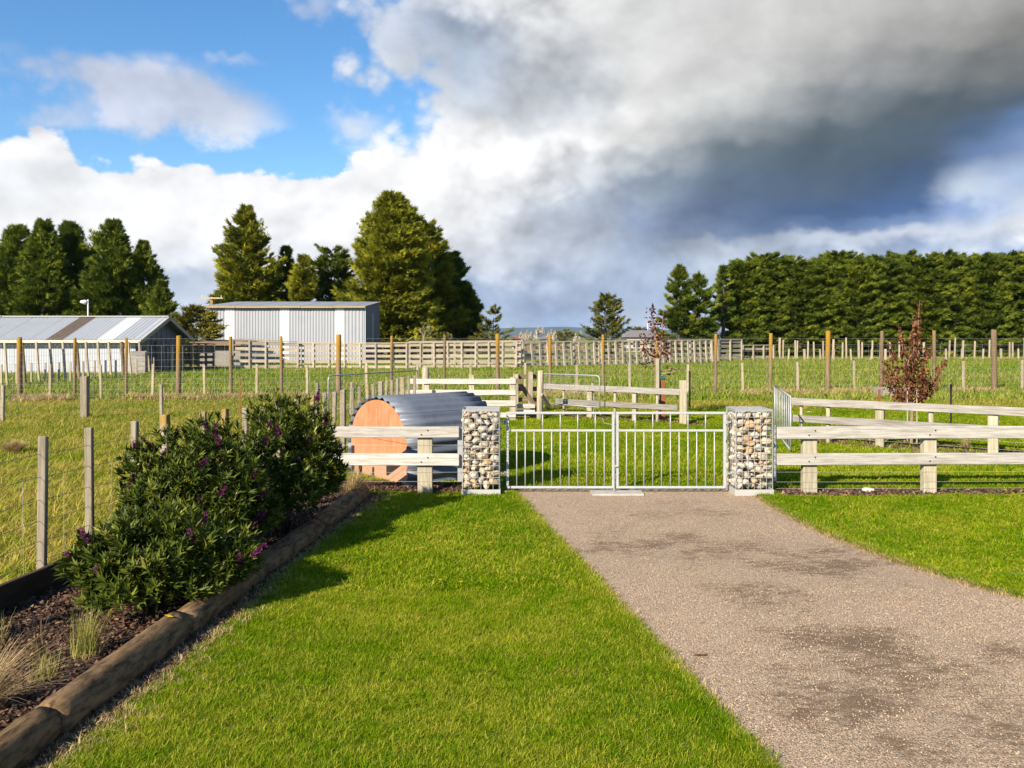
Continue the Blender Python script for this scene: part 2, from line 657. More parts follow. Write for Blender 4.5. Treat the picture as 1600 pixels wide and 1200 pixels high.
M['channel'] = steel('white_channel', (0.50, 0.50, 0.49), 0.5, 0.1, 0.25)


def corrugated(name, col, streak, rough=0.45, metal=0.3, amt=0.35):
    m = Mat(name)
    p = m.pos()
    st = noise(m.sc(p, (6.0, 6.0, 0.35)), 2.0, 5, 0.6)
    bl = noise(p, 1.1, 4, 0.6)
    c = mixc(smooth(st, 0.45, 0.75) * amt, col + (1,), streak + (1,))
    c = mixc(smooth(bl, 0.45, 0.8) * amt * 0.7, c, tuple(v * 0.75 for v in col) + (1,))
    m.base(c).metal(metal).rough(st * 0.25 + (rough - 0.1))
    return m.m


M['shed_wall'] = corrugated('blue_grey_shed_cladding', (0.36, 0.385, 0.43), (0.28, 0.30, 0.335), 0.55, 0.15)
M['shed_wall_pale'] = corrugated('pale_shed_cladding', (0.45, 0.485, 0.545), (0.37, 0.39, 0.42), 0.55, 0.1)
M['shed_white'] = corrugated('white_shed_sheet', (0.72, 0.73, 0.74), (0.62, 0.62, 0.62), 0.5, 0.0, 0.2)
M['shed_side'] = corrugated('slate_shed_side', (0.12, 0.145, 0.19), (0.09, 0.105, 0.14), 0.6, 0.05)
M['roof_iron'] = corrugated('weathered_roof_iron', (0.50, 0.53, 0.57), (0.36, 0.35, 0.34), 0.5, 0.2, 0.5)
M['roof_rust'] = corrugated('rusty_roof_sheet', (0.15, 0.105, 0.075), (0.27, 0.24, 0.21), 0.7, 0.1, 0.8)
M['shelter_iron'] = corrugated('shelter_iron', (0.15, 0.178, 0.225), (0.10, 0.112, 0.135), 0.5, 0.15, 0.6)
M['fascia'] = wood('painted_fascia', (0.70, 0.66, 0.60), (0.55, 0.48, 0.40))
M['gutter'] = steel('stained_gutter', (0.42, 0.33, 0.19), 0.7, 0.1, 0.9)


def ply():
    m = Mat('stained_plywood')
    o = m.obj()
    x, y, z = m.xyz(o)
    g = noise(m.sc(o, (9, 9, 1.0)), 1.8, 6, 0.65, dist=1.6)
    b = noise(o, 2.6, 5, 0.65)
    c = mixc(smooth(g, 0.3, 0.7), (0.42, 0.155, 0.066, 1), (0.57, 0.245, 0.118, 1))
    c = mixc(smooth(b, 0.48, 0.74) * 0.6, c, (0.54, 0.30, 0.17, 1))
    c = mixc(smooth(noise(m.sc(o, (3, 3, 0.8)), 3.0, 4, 0.7), 0.56, 0.70) * 0.55, c, (0.26, 0.11, 0.05, 1))
    # weathered pale and muddy towards the ground, with a ragged edge
    c = mixc(smooth(z + (b - 0.5) * 0.5, 0.50, 0.15) * 0.65, c, (0.42, 0.28, 0.19, 1))
    m.base(c).rough(0.8).bump(g, 0.25, 0.003)
    return m.m


M['ply'] = ply()


def stone_mat():
    m = Mat('river_stone')
    r = m.rnd()
    c = m.ramp(r, [(0.0, (0.538, 0.446, 0.313)), (0.16, (0.461, 0.422, 0.354)), (0.30, (0.563, 0.459, 0.319)), (0.42, (0.486, 0.471, 0.431)),
                   (0.52, (0.422, 0.335, 0.230)), (0.62, (0.602, 0.521, 0.395)), (0.74, (0.435, 0.397, 0.330)), (0.84, (0.512, 0.335, 0.171)), (0.90, (0.512, 0.484, 0.437)), (1.0, (0.486, 0.391, 0.266))], 'CONSTANT')
    p = m.pos()
    n = noise(p, 28.0, 5, 0.65)
    n2 = noise(p, 120.0, 3, 0.6)
    c = mixc(smooth(n, 0.4, 0.75) * 0.4, c, (0.26, 0.19, 0.12, 1))
    c = mixc(smooth(n2, 0.5, 0.7) * 0.3, c, (0.6, 0.56, 0.5, 1))
    m.base(c).rough(0.8).bump(n + n2 * 0.4, 0.5, 0.004)
    return m.m


M['stone'] = stone_mat()


def simple(name, c1, c2, scale=8.0, rough=0.8, bump=0.3, dist=0.005):
    m = Mat(name)
    p = m.pos()
    n = noise(p, scale, 5, 0.62)
    m.base(mixc(smooth(n, 0.3, 0.7), c1 + (1,), c2 + (1,))).rough(rough).bump(n, bump, dist)
    return m.m


M['concrete'] = simple('concrete', (0.50, 0.48, 0.44), (0.36, 0.34, 0.31), 14)
M['white_rock'] = simple('white_rock', (0.72, 0.71, 0.70), (0.5, 0.5, 0.5), 18)
M['bark'] = simple('conifer_bark', (0.12, 0.085, 0.06), (0.05, 0.036, 0.026), 6, 0.9, 0.8, 0.03)
M['bark_pale'] = simple('pale_young_bark', (0.36, 0.27, 0.21), (0.2, 0.13, 0.09), 20, 0.85)
M['twig'] = simple('shrub_stem', (0.10, 0.06, 0.04), (0.05, 0.03, 0.02), 30, 0.9)
M['dead_wood'] = simple('bleached_dead_wood', (0.42, 0.37, 0.30), (0.28, 0.24, 0.19), 8)
M['dark_soil'] = simple('dark_soil', (0.055, 0.035, 0.022), (0.11, 0.07, 0.042), 22, 0.95, 0.9, 0.02)
M['bark_dirt'] = simple('reddish_bark_mulch', (0.20, 0.105, 0.055), (0.34, 0.22, 0.13), 26, 0.95, 0.9, 0.02)
M['roof_grey'] = simple('grey_tile_roof', (0.24, 0.22, 0.23), (0.18, 0.165, 0.17), 2.0, 0.7, 0.1)
M['roof_red'] = simple('red_roof', (0.36, 0.14, 0.09), (0.26, 0.10, 0.07), 2.0, 0.7, 0.1)
M['wall_cream'] = simple('cream_wall', (0.5, 0.45, 0.38), (0.42, 0.38, 0.32), 2.0, 0.8, 0.1)
M['window_dark'] = simple('dark_window', (0.03, 0.035, 0.045), (0.05, 0.055, 0.07), 2.0, 0.2, 0.0)
M['green_band'] = simple('green_tree_tie', (0.01, 0.12, 0.10), (0.01, 0.08, 0.07), 20)
M['white_paint'] = simple('white_paint', (0.8, 0.8, 0.8), (0.72, 0.72, 0.72), 8, 0.5, 0.05)


def foliage(name, stops, trans=0.3, rough=0.6, per='tint', scale=None, spec=0.3):
    """Leaves coloured by the per-clump tint attribute (or per-instance random)."""
    m = Mat(name)
    if per == 'tint':
        a = m.nt.nodes.new('ShaderNodeAttribute')
        a.attribute_name = 'tint'
        f = S(a.outputs['Fac'])
    else:
        f = m.rnd()
    if scale:
        f = f * 0.62 + noise(m.pos(), scale, 3, 0.6) * 0.76 - 0.19
    c = m.ramp(f, stops)
    m.base(c).rough(rough)
    m.b.inputs['Specular IOR Level'].default_value = spec
    m.leafy(c, trans)
    return m.m


M['cypress'] = foliage('cypress_foliage', [(0.0, (0.0522, 0.0759, 0.0104)), (0.35, (0.1308, 0.1556, 0.0160)), (0.7, (0.2703, 0.2754, 0.0200)), (1.0, (0.4372, 0.4084, 0.0288))], 0.22, 0.75, spec=0.1)
M['cypress_dark'] = foliage('dark_cypress_foliage', [(0.0, (0.0391, 0.0686, 0.0123)), (0.4, (0.0879, 0.1305, 0.0174)), (0.75, (0.1758, 0.2205, 0.0207)), (1.0, (0.2988, 0.3341, 0.0289))], 0.22, 0.75, spec=0.1)
M['pine'] = foliage('loose_conifer_foliage', [(0.0, (0.051, 0.067, 0.017)), (0.5, (0.128, 0.141, 0.028)), (1.0, (0.289, 0.272, 0.042))], 0.25, 0.7, spec=0.1)
M['olive'] = foliage('olive_tree_foliage', [(0.0, (0.060, 0.070, 0.013)), (0.5, (0.173, 0.168, 0.026)), (1.0, (0.330, 0.266, 0.039))], 0.25, 0.7, spec=0.1)
M['hebe'] = foliage('hebe_leaf', [(0.0, (0.0194, 0.0344, 0.0043)), (0.5, (0.0660, 0.0989, 0.0085)), (0.85, (0.1936, 0.2279, 0.0255)), (1.0, (0.4048, 0.3870, 0.0765))], 0.22, 0.5, spec=0.22)
M['flower'] = foliage('purple_flower', [(0.0, (0.11, 0.012, 0.075)), (1.0, (0.22, 0.03, 0.16))], 0.3, 0.7, per='rnd')
M['flower_old'] = foliage('faded_flower', [(0.0, (0.08, 0.03, 0.04)), (1.0, (0.16, 0.06, 0.07))], 0.3, 0.7, per='rnd')
M['red_leaf'] = foliage('dark_red_leaf', [(0.0, (0.05, 0.012, 0.013)), (0.6, (0.11, 0.027, 0.024)), (1.0, (0.19, 0.06, 0.036))], 0.35, 0.6)
M['brown_leaf'] = foliage('withered_brown_leaf', [(0.0, (0.075, 0.026, 0.014)), (0.5, (0.20, 0.080, 0.038)), (1.0, (0.38, 0.185, 0.085))], 0.3, 0.8, spec=0.1)
M['straw'] = foliage('straw_grass', [(0.0, (0.30, 0.19, 0.08)), (0.5, (0.52, 0.37, 0.17)), (1.0, (0.74, 0.60, 0.32))], 0.3, 0.7)
M['tussock'] = foliage('green_tussock', [(0.0, (0.16, 0.18, 0.03)), (0.5, (0.36, 0.36, 0.07)), (1.0, (0.66, 0.58, 0.20))], 0.35, 0.6)
M['flax'] = foliage('bronze_flax', [(0.0, (0.06, 0.05, 0.025)), (0.6, (0.11, 0.095, 0.04)), (1.0, (0.2, 0.10, 0.07))], 0.2, 0.5)
M['plume'] = foliage('pampas_plume', [(0.0, (0.5, 0.46, 0.38)), (1.0, (0.72, 0.68, 0.6))], 0.3, 0.8)
M['yellow'] = simple('yellow_petal', (0.72, 0.55, 0.01), (0.6, 0.42, 0.01), 40, 0.6)
M['dead_leaf'] = simple('dead_brown_leaf', (0.22, 0.09, 0.035), (0.13, 0.05, 0.02), 40, 0.8)


def grass_mat(name, a, b, dry, dryness, scale):
    """Grass blades: colour drifts over the ground in patches and from blade to blade."""
    m = Mat(name)
    oi = m.nt.nodes.new('ShaderNodeObjectInfo')
    loc = S(oi.outputs['Location'])
    at = m.nt.nodes.new('ShaderNodeAttribute')
    at.attribute_name = 'tint'
    r = S(at.outputs['Fac'])
    p1 = noise(loc, scale, 4, 0.6)
    p2 = noise(loc, scale * 6.0, 3, 0.6, (3, 1, 2))
    p0 = noise(loc, scale * 0.3, 2, 0.5, (8, 2, 5))
    c = mixc(smooth(p0 * 0.5 + p1 * 0.65 + p2 * 0.45 + r * 0.45, 0.74, 1.30), a + (1,), b + (1,))
    f = smooth(p2 * 0.55 + p1 * 0.45 + r * 0.40 + dryness * 0.12, 0.74, 0.92)
    c = mixc(f * (0.45 + dryness * 0.5), c, dry + (1,))
    m.base(c).rough(0.75)
    m.b.inputs['Specular IOR Level'].default_value = 0.06
    m.leafy(c, 0.45)
    return m.m


M['lawn'] = grass_mat('mown_lawn_grass', (0.115, 0.262, 0.002), (0.390, 0.485, 0.006), (0.74, 0.60, 0.12), 0.22, 0.9)
M['paddock'] = grass_mat('paddock_grass', (0.150, 0.270, 0.006), (0.395, 0.435, 0.025), (0.74, 0.55, 0.18), 0.58, 0.35)
M['field'] = grass_mat('far_field_grass', (0.155, 0.285, 0.012), (0.320, 0.420, 0.045), (0.60, 0.48, 0.18), 0.35, 0.12)

# ------------------------------------------------------------------ ground, driveway, bed, hills
def ground_mat():
    m = Mat('field_ground')
    p = m.pos()
    x, y, z = m.xyz(p)
    n1 = noise(p, 0.35, 5, 0.6)
    n2 = noise(p, 2.2, 5, 0.65)
    n3 = noise(p, 24.0, 4, 0.7)
    c = mixc(smooth(n2, 0.3, 0.7), (0.120, 0.150, 0.014, 1), (0.220, 0.230, 0.028, 1))
    c = mixc(smooth(n1 + (n3 - 0.5) * 0.5, 0.52, 0.75) * 0.55, c, (0.27, 0.23, 0.08, 1))
    c = mixc(smooth(n3, 0.52, 0.72) * 0.5, c, (0.05, 0.065, 0.012, 1))
    m.base(c).rough(0.9).bump(n3 + n2, 0.7, 0.03)
    return m.m


def gravel_mat():
    m = Mat('driveway_gravel')
    p = m.pos()
    x, y, z = m.xyz(p)
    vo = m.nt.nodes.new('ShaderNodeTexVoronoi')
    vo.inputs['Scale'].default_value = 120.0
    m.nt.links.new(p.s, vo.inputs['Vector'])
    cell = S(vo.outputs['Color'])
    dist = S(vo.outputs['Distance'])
    big = noise(p, 1.2, 5, 0.62)
    fin = noise(p, 60.0, 4, 0.7)
    c = m.ramp(m.xyz(cell)[0], [(0.0, (0.30, 0.20, 0.12)), (0.3, (0.54, 0.385, 0.245)), (0.6, (0.64, 0.475, 0.315)), (0.8, (0.56, 0.45, 0.34)), (1.0, (0.76, 0.61, 0.44))])
    c = mixc(smooth(dist, 0.50, 0.80) * 0.5, c, (0.16, 0.105, 0.062, 1))  # shade in the gaps between the stones, painted into the colour
    c = mixc(smooth(dist, 0.45, 0.75) * 0.55, c, (0.13, 0.085, 0.052, 1))  # deepens the painted gap shade
    c = mixc(smooth(big, 0.4, 0.7) * 0.35, c, (0.33, 0.25, 0.18, 1))
    # damp earth showing through the stones, ragged and speckled
    wet = None
    for px, py, rx, ry, k in DAMP:
        g = G(px, py)
        u, v = (x - g.x) * (1 / rx), (y - g.y) * (1 / ry)
        b = S.math('EXPONENT', -(u * u + v * v)) * k
        wet = b if wet is None else S.math('MAXIMUM', wet, b)
    s1 = noise(p, 2.3, 3, 0.6, (1, 4, 0))
    s2 = noise(m.sc(p, (1.0, 2.2, 1.0)), 8.0, 5, 0.72)
    f = smooth(wet * 0.62 + (s1 - 0.5) * 1.1 + (s2 - 0.5) * 1.3 + (fin - 0.5) * 0.7, 0.20, 0.64)
    c = mixc(f * 0.88, c, (0.160, 0.098, 0.052, 1))
    m.base(c).rough(0.88)
    m.bump(dist * -1.0 + fin * 0.3, 0.8, 0.012)
    return m.m


DAMP = [(1270, 880, 1.0, 0.7, 0.80), (1050, 852, 0.7, 0.7, 0.75), (1400, 1060, 0.9, 0.7, 0.72), (1060, 800, 1.0, 0.6, 0.62), (935, 858, 0.3, 0.5, 0.6), (1180, 930, 0.5, 0.5, 0.75),
        (1330, 1010, 0.55, 0.45, 0.95), (1310, 1090, 0.50, 0.36, 1.0), (1160, 855, 0.4, 0.5, 0.6), (1540, 1130, 0.5, 0.40, 0.8), (1440, 1180, 0.40, 0.3, 0.7), (1560, 1020, 0.4, 0.3, 0.6)]


def sheet(name, pts, z, mat, kind='structure'):
    """A flat sheet over a polygon, triangulated."""
    bm = bmesh.new()
    vs = [bm.verts.new((p[0], p[1], z)) for p in pts]
    f = bm.faces.new(vs)
    bmesh.ops.triangulate(bm, faces=[f])
    bmesh.ops.recalc_face_normals(bm, faces=bm.faces)
    for q in bm.faces:
        if q.normal.z < 0: q.normal_flip()
    me = bpy.data.meshes.new(name)
    bm.to_mesh(me)
    bm.free()
    me.materials.append(mat)
    o = put(bpy.data.objects.new(name, me))
    if kind: o['kind'] = kind
    return o


FAR = 14000.0
sheet('ground', [(-FAR, -200), (FAR, -200), (FAR, FAR), (-FAR, FAR)], 0.0, ground_mat())

drive_left = [G(*p).xy for p in ((806, 771), (850, 820), (900, 872), (960, 937), (1020, 1001), (1080, 1063), (1150, 1138), (1210, 1200))]
drive_right = [G(*p).xy for p in ((1183, 776), (1215, 797), (1260, 822), (1320, 848), (1400, 878), (1500, 910), (1600, 938))]
drive_poly = [(1.9, -3.0), (1.62, 1.0)] + [tuple(p) for p in reversed(drive_left)] + [(0.02, 10.42), (2.96, 10.42)] \
    + [tuple(p) for p in drive_right] + [(4.3, 5.2), (5.6, 3.6), (8.0, 1.6), (9.5, -3.0)]
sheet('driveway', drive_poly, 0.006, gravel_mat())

bed_poly = [(-2.26, 2.6), (-2.22, 4.0), (-2.12, 5.2), (-2.02, 6.6), (-1.92, 7.9), (-1.84, 9.4), (-1.80, 10.2), (-0.62, 10.1), (-0.62, 10.75), (-2.45, 11.0),
            (-2.75, 9.6), (-3.2, 7.9), (-3.5, 6.3), (-3.62, 5.2), (-3.7, 2.6)]


def mulch_mat():
    m = Mat('bark_mulch')
    p = m.pos()
    n = noise(p, 30.0, 5, 0.7)
    n2 = noise(p, 5.0, 4, 0.6)
    c = mixc(smooth(n, 0.35, 0.65), (0.035, 0.019, 0.011, 1), (0.12, 0.062, 0.034, 1))
    c = mixc(smooth(n2, 0.5, 0.8) * 0.4, c, (0.19, 0.12, 0.075, 1))
    m.base(c).rough(0.95).bump(n, 1.0, 0.02)
    return m.m


M['mulch'] = mulch_mat()
sheet('garden_bed', bed_poly, 0.012, M['mulch'])
strip_r = [(3.25, 9.94), (4.1, 9.90), (5.2, 10.0), (7.5, 10.0), (9.0, 10.0), (9.0, 10.35), (7.0, 10.42), (5.0, 10.38), (3.25, 10.5)]
sheet('earth_strip', strip_r, 0.006, M['bark_dirt'])
strip_2 = [(5.2, 15.2), (6.2, 14.2), (8.0, 12.9), (10.5, 11.0), (11.0, 11.8), (8.6, 13.7), (7.6, 15.0), (6.6, 15.4), (5.6, 16.0)]
sheet('earth_strip', strip_2, 0.006, M['bark_dirt'])
strip_3 = [(0.6, 20.3), (1.9, 19.0), (3.0, 18.6), (4.1, 17.7), (4.4, 18.2), (3.6, 19.6), (2.2, 20.2), (0.8, 20.9)]
sheet('earth_strip', strip_3, 0.006, M['bark_dirt'])
log_strip = [(-2.20, 2.6), (-2.16, 4.0), (-2.06, 5.2), (-1.97, 6.6), (-1.87, 7.9), (-1.79, 9.4), (-1.77, 10.1), (-1.48, 10.05), (-1.62, 9.0), (-1.74, 7.9), (-1.83, 6.6), (-1.90, 5.2), (-2.01, 4.0), (-2.07, 2.6)]
sheet('earth_strip', log_strip, 0.006, M['dark_soil'])


def in_poly(P, poly):
    x, y = P[:, 0], P[:, 1]
    inside = np.zeros(len(P), bool)
    n = len(poly)
    for i in range(n):
        x0, y0 = poly[i]
        x1, y1 = poly[(i + 1) % n]
        c = ((y0 > y) != (y1 > y))
        with np.errstate(divide='ignore', invalid='ignore'):
            xi = (x1 - x0) * (y - y0) / (y1 - y0 + 1e-12) + x0
        inside ^= c & (x < xi)
    return inside


# ------------------------------------------------------------------ scattered stuff: grass blades and gravel
def blade_mesh(name, n, rad, h0, h1, w, mat, lean=0.6, curl=0.5):
    V, F, T = [], [], []
    for i in range(n):
        T += [RNG.uniform(0, 1)] * 5
        a = RNG.uniform(0, 6.283)
        r = rad * math.sqrt(RNG.uniform())
        bx, by = r * math.cos(a), r * math.sin(a)
        h = RNG.uniform(h0, h1)
        la = RNG.uniform(0, 6.283)
        l = lean * RNG.uniform(0.15, 1.0)
        dx, dy = math.cos(la) * l, math.sin(la) * l
        sx, sy = -math.sin(la), math.cos(la)
        ww = w * RNG.uniform(0.7, 1.3)
        b = len(V)
        k = RNG.uniform(0.0, curl)
        m_ = (bx + dx * h * 0.45, by + dy * h * 0.45, h * 0.58)
        t_ = (bx + dx * h * (1.0 + k), by + dy * h * (1.0 + k), h * (1.0 - 0.3 * k))
        V += [(bx - sx * ww, by - sy * ww, 0), (bx + sx * ww, by + sy * ww, 0),
              (m_[0] + sx * ww * 0.8, m_[1] + sy * ww * 0.8, m_[2]), (m_[0] - sx * ww * 0.8, m_[1] - sy * ww * 0.8, m_[2]), t_]
        F += [(b, b + 1, b + 2), (b, b + 2, b + 3), (b + 3, b + 2, b + 4)]
    return np_mesh(name, V, F, mat, tint=T)


def scatter(name, P, sources, smin, smax, label, cat, mat, tilt=0.12, free=False):
    """One object of kind stuff: source meshes instanced on the points P."""
    n = len(P)
    me = np_mesh(name, P, np.zeros((0, 3), int), mat)
    rot = np.zeros((n, 3), np.float32)
    if free:
        rot[:] = RNG.uniform(0, 6.283, (n, 3))
    else:
        rot[:, :2] = RNG.normal(0, tilt, (n, 2))
        rot[:, 2] = RNG.uniform(0, 6.283, n)
    a = me.attributes.new('rot', 'FLOAT_VECTOR', 'POINT')
    a.data.foreach_set('vector', rot.ravel())
    a = me.attributes.new('scl', 'FLOAT', 'POINT')
    s = smin + (smax - smin) * RNG.uniform(0, 1, n).astype(np.float32) ** 1.4
    a.data.foreach_set('value', s.astype(np.float32))
    a = me.attributes.new('pick', 'INT', 'POINT')
    a.data.foreach_set('value', RNG.integers(0, len(sources), n).astype(np.int32))
    o = put(bpy.data.objects.new(name, me))
    tag(o, label, cat, kind='stuff')
    ng = bpy.data.node_groups.new(name, 'GeometryNodeTree')
    ng.interface.new_socket('Geometry', in_out='INPUT', socket_type='NodeSocketGeometry')
    ng.interface.new_socket('Geometry', in_out='OUTPUT', socket_type='NodeSocketGeometry')
    gi = ng.nodes.new('NodeGroupInput')
    go = ng.nodes.new('NodeGroupOutput')
    jn = ng.nodes.new('GeometryNodeJoinGeometry')
    def attr(nm, ty):
        q = ng.nodes.new('GeometryNodeInputNamedAttribute')
        q.data_type = ty
        q.inputs['Name'].default_value = nm
        return [s_ for s_ in q.outputs if s_.enabled][0]
    ra, sa, pa = attr('rot', 'FLOAT_VECTOR'), attr('scl', 'FLOAT'), attr('pick', 'INT')
    for i, src in enumerate(sources):
        so = bpy.data.objects.new(name + '_source', src)
        oi = ng.nodes.new('GeometryNodeObjectInfo')
        oi.inputs['Object'].default_value = so
        oi.inputs['As Instance'].default_value = True
        ip = ng.nodes.new('GeometryNodeInstanceOnPoints')
        cm = ng.nodes.new('FunctionNodeCompare')
        cm.data_type = 'INT'
        cm.operation = 'EQUAL'
        ins = [s_ for s_ in cm.inputs if s_.enabled]
        ng.links.new(pa, ins[0])
        ins[1].default_value = i
        ng.links.new(cm.outputs[0], ip.inputs['Selection'])
        ng.links.new(gi.outputs[0], ip.inputs['Points'])
        ng.links.new(oi.outputs['Geometry'], ip.inputs['Instance'])
        ng.links.new(ra, ip.inputs['Rotation'])
        ng.links.new(sa, ip.inputs['Scale'])
        ng.links.new(ip.outputs[0], jn.inputs[0])
    ng.links.new(jn.outputs[0], go.inputs[0])
    md = o.modifiers.new('scatter', 'NODES')
    md.node_group = ng
    return o


def band(y0, y1, dens, margin=1.2):
    """Random ground points in a depth band, as wide as the view plus a margin."""
    w1 = 0.64 * y1 + margin
    n = int(dens * 2 * w1 * (y1 - y0))
    P = np.zeros((n, 3), np.float32)
    P[:, 1] = RNG.uniform(y0, y1, n)
    P[:, 0] = RNG.uniform(-w1, w1, n)
    return P[np.abs(P[:, 0]) < 0.64 * P[:, 1] + margin]


def keep_lawn(P):
    bad = in_poly(P, drive_poly) | in_poly(P, bed_poly) | in_poly(P, log_strip) | in_poly(P, strip_r)
    bad |= (in_poly(P, strip_2) | in_poly(P, strip_3)) & (RNG.uniform(0, 1, len(P)) < 0.9)
    for px, py, r in ((540, 910, 0.10), (755, 840, 0.06), (1592, 897, 0.12)):   # bare spots
        g = G(px, py)
        bad |= ((P[:, 0] - g.x) ** 2 * 0.3 + (P[:, 1] - g.y) ** 2) < r * r * 0.4
    return P[~bad]


def left_side(P):
    """Paddock side: left of the wire fence."""
    fx = np.interp(P[:, 1], [0, 6.2, 8.2, 11.6, 15.3, 22.0], [-3.75, -3.55, -3.08, -2.40, -2.15, -1.9])
    return (P[:, 0] < fx) | (P[:, 1] > 21.8)


if GRASS:
    fine = [blade_mesh('lawn_tuft', 16, 0.030, 0.016, 0.042, 0.0018, M['lawn'], 1.5, 0.6) for _ in range(4)]
    mid = [blade_mesh('lawn_tuft', 18, 0.050, 0.018, 0.044, 0.0030, M['lawn'], 1.5, 0.6) for _ in range(3)]
    wide = [blade_mesh('lawn_tuft', 20, 0.08, 0.020, 0.050, 0.0036, M['lawn'], 1.4, 0.6) for _ in range(3)]
    P = keep_lawn(band(3.0, 6.2, 3600 * GRASS, 3.0))
    P = P[~left_side(P)]
    scatter('lawn_grass', P, fine, 0.45, 1.0, 'short green mown grass of the lawn in front', 'grass', M['lawn'])
    P = keep_lawn(band(6.2, 10.6, 1300 * GRASS, 3.0))
    P = P[~left_side(P)]
    scatter('lawn_grass', P, mid, 0.7, 1.25, 'short mown grass of the lawn towards the gate', 'grass', M['lawn'])
    P = keep_lawn(band(10.3, 22.0, 480 * GRASS, 2.5))
    P = P[~left_side(P)]
    scatter('lawn_grass', P, wide, 0.7, 1.4, 'mown grass behind the gate and the rail fences', 'grass', M['lawn'])
    pad = [blade_mesh('paddock_tuft', 16, 0.07, 0.04, 0.12, 0.0034, M['paddock'], 0.9, 0.8) for _ in range(4)]
    P = band(4.5, 12.0, 700 * GRASS)
    P = P[left_side(P) & ~in_poly(P, bed_poly)]
    P2 = band(12.0, 25.0, 190 * GRASS)
    P2 = P2[left_side(P2) & (P2[:, 1] < 24.6)]
    scatter('paddock_grass', np.concatenate([P, P2]), pad, 0.6, 1.6, 'longer yellowish grass of the paddock left of the wire fence', 'grass', M['paddock'])
    fld = [blade_mesh('field_tuft', 16, 0.20, 0.07, 0.20, 0.010, M['field'], 0.9, 0.8) for _ in range(4)]
    P = np.concatenate([band(24.4, 45.0, 38 * GRASS, 3), band(45.0, 78.0, 13 * GRASS, 3)])
    scatter('field_grass', P, fld, 0.6, 1.7, 'pasture grass of the field beyond the tall wire fence', 'grass', M['field'])
    # dry grass under the tall fence and under the hedge
    dry = [blade_mesh('dry_tuft', 16, 0.12, 0.08, 0.24, 0.005, M['straw'], 0.7, 0.8) for _ in range(3)]
    n = int(9000 * GRASS)
    t = RNG.uniform(0, 1, n)
    P = np.zeros((n, 3), np.float32)
    P[:, 0] = -17 + 36 * t
    P[:, 1] = np.interp(P[:, 0], [-16, 0, 16], [24.7, 26.3, 28.2]) + RNG.normal(-0.2, 0.32, n)
    keep = (np.sin(P[:, 0] * 1.7) + np.sin(P[:, 0] * 0.63 + 1) > -0.7)
    Q = np.zeros((int(2500 * GRASS), 3), np.float32)
    Q[:, 0] = RNG.uniform(14, 52, len(Q))
    Q[:, 1] = 72 + RNG.normal(0, 1.2, len(Q))
    scatter('dry_grass', np.concatenate([P[keep], Q]), dry, 0.6, 1.5, 'dry straw coloured grass along the foot of the tall fence', 'grass', M['straw'])
    # withered grass along the driveway edges and the log
    def along(pl, n, s):
        A = np.array(pl, float)
        sg = np.linalg.norm(np.diff(A, axis=0), axis=1)
        cu = np.concatenate([[0], np.cumsum(sg)])
        t = RNG.uniform(0, cu[-1], n)
        Q = np.zeros((n, 3), np.float32)
        Q[:, 0] = np.interp(t, cu, A[:, 0]) + RNG.normal(0, s, n)
        Q[:, 1] = np.interp(t, cu, A[:, 1]) + RNG.normal(0, s, n)
        return Q
    P = np.concatenate([along(drive_left, int(2600 * GRASS), 0.03), along(drive_right, int(1500 * GRASS), 0.03)])
    P[:, 0] += np.where(P[:, 0] < 1.6 - 0.15 * P[:, 1] + 0.4, -0.065, 0.06)
    scatter('edge_grass', P, fine, 0.8, 1.4, 'longer unmown grass leaning over the driveway edges', 'grass', M['lawn'])
    thin = [blade_mesh('withered_tuft', 12, 0.03, 0.015, 0.045, 0.0018, M['straw'], 1.1, 0.8) for _ in range(3)]
    P = np.concatenate([along(drive_right, int(900 * GRASS), 0.035), along(drive_left, int(700 * GRASS), 0.018), along(log_strip[7:], int(1100 * GRASS), 0.05), along(log_strip[7:], int(500 * GRASS), 0.12)])
    scatter('withered_grass', P, thin, 0.6, 1.2, 'brown withered grass along the driveway edges and the border log', 'grass', M['straw'])
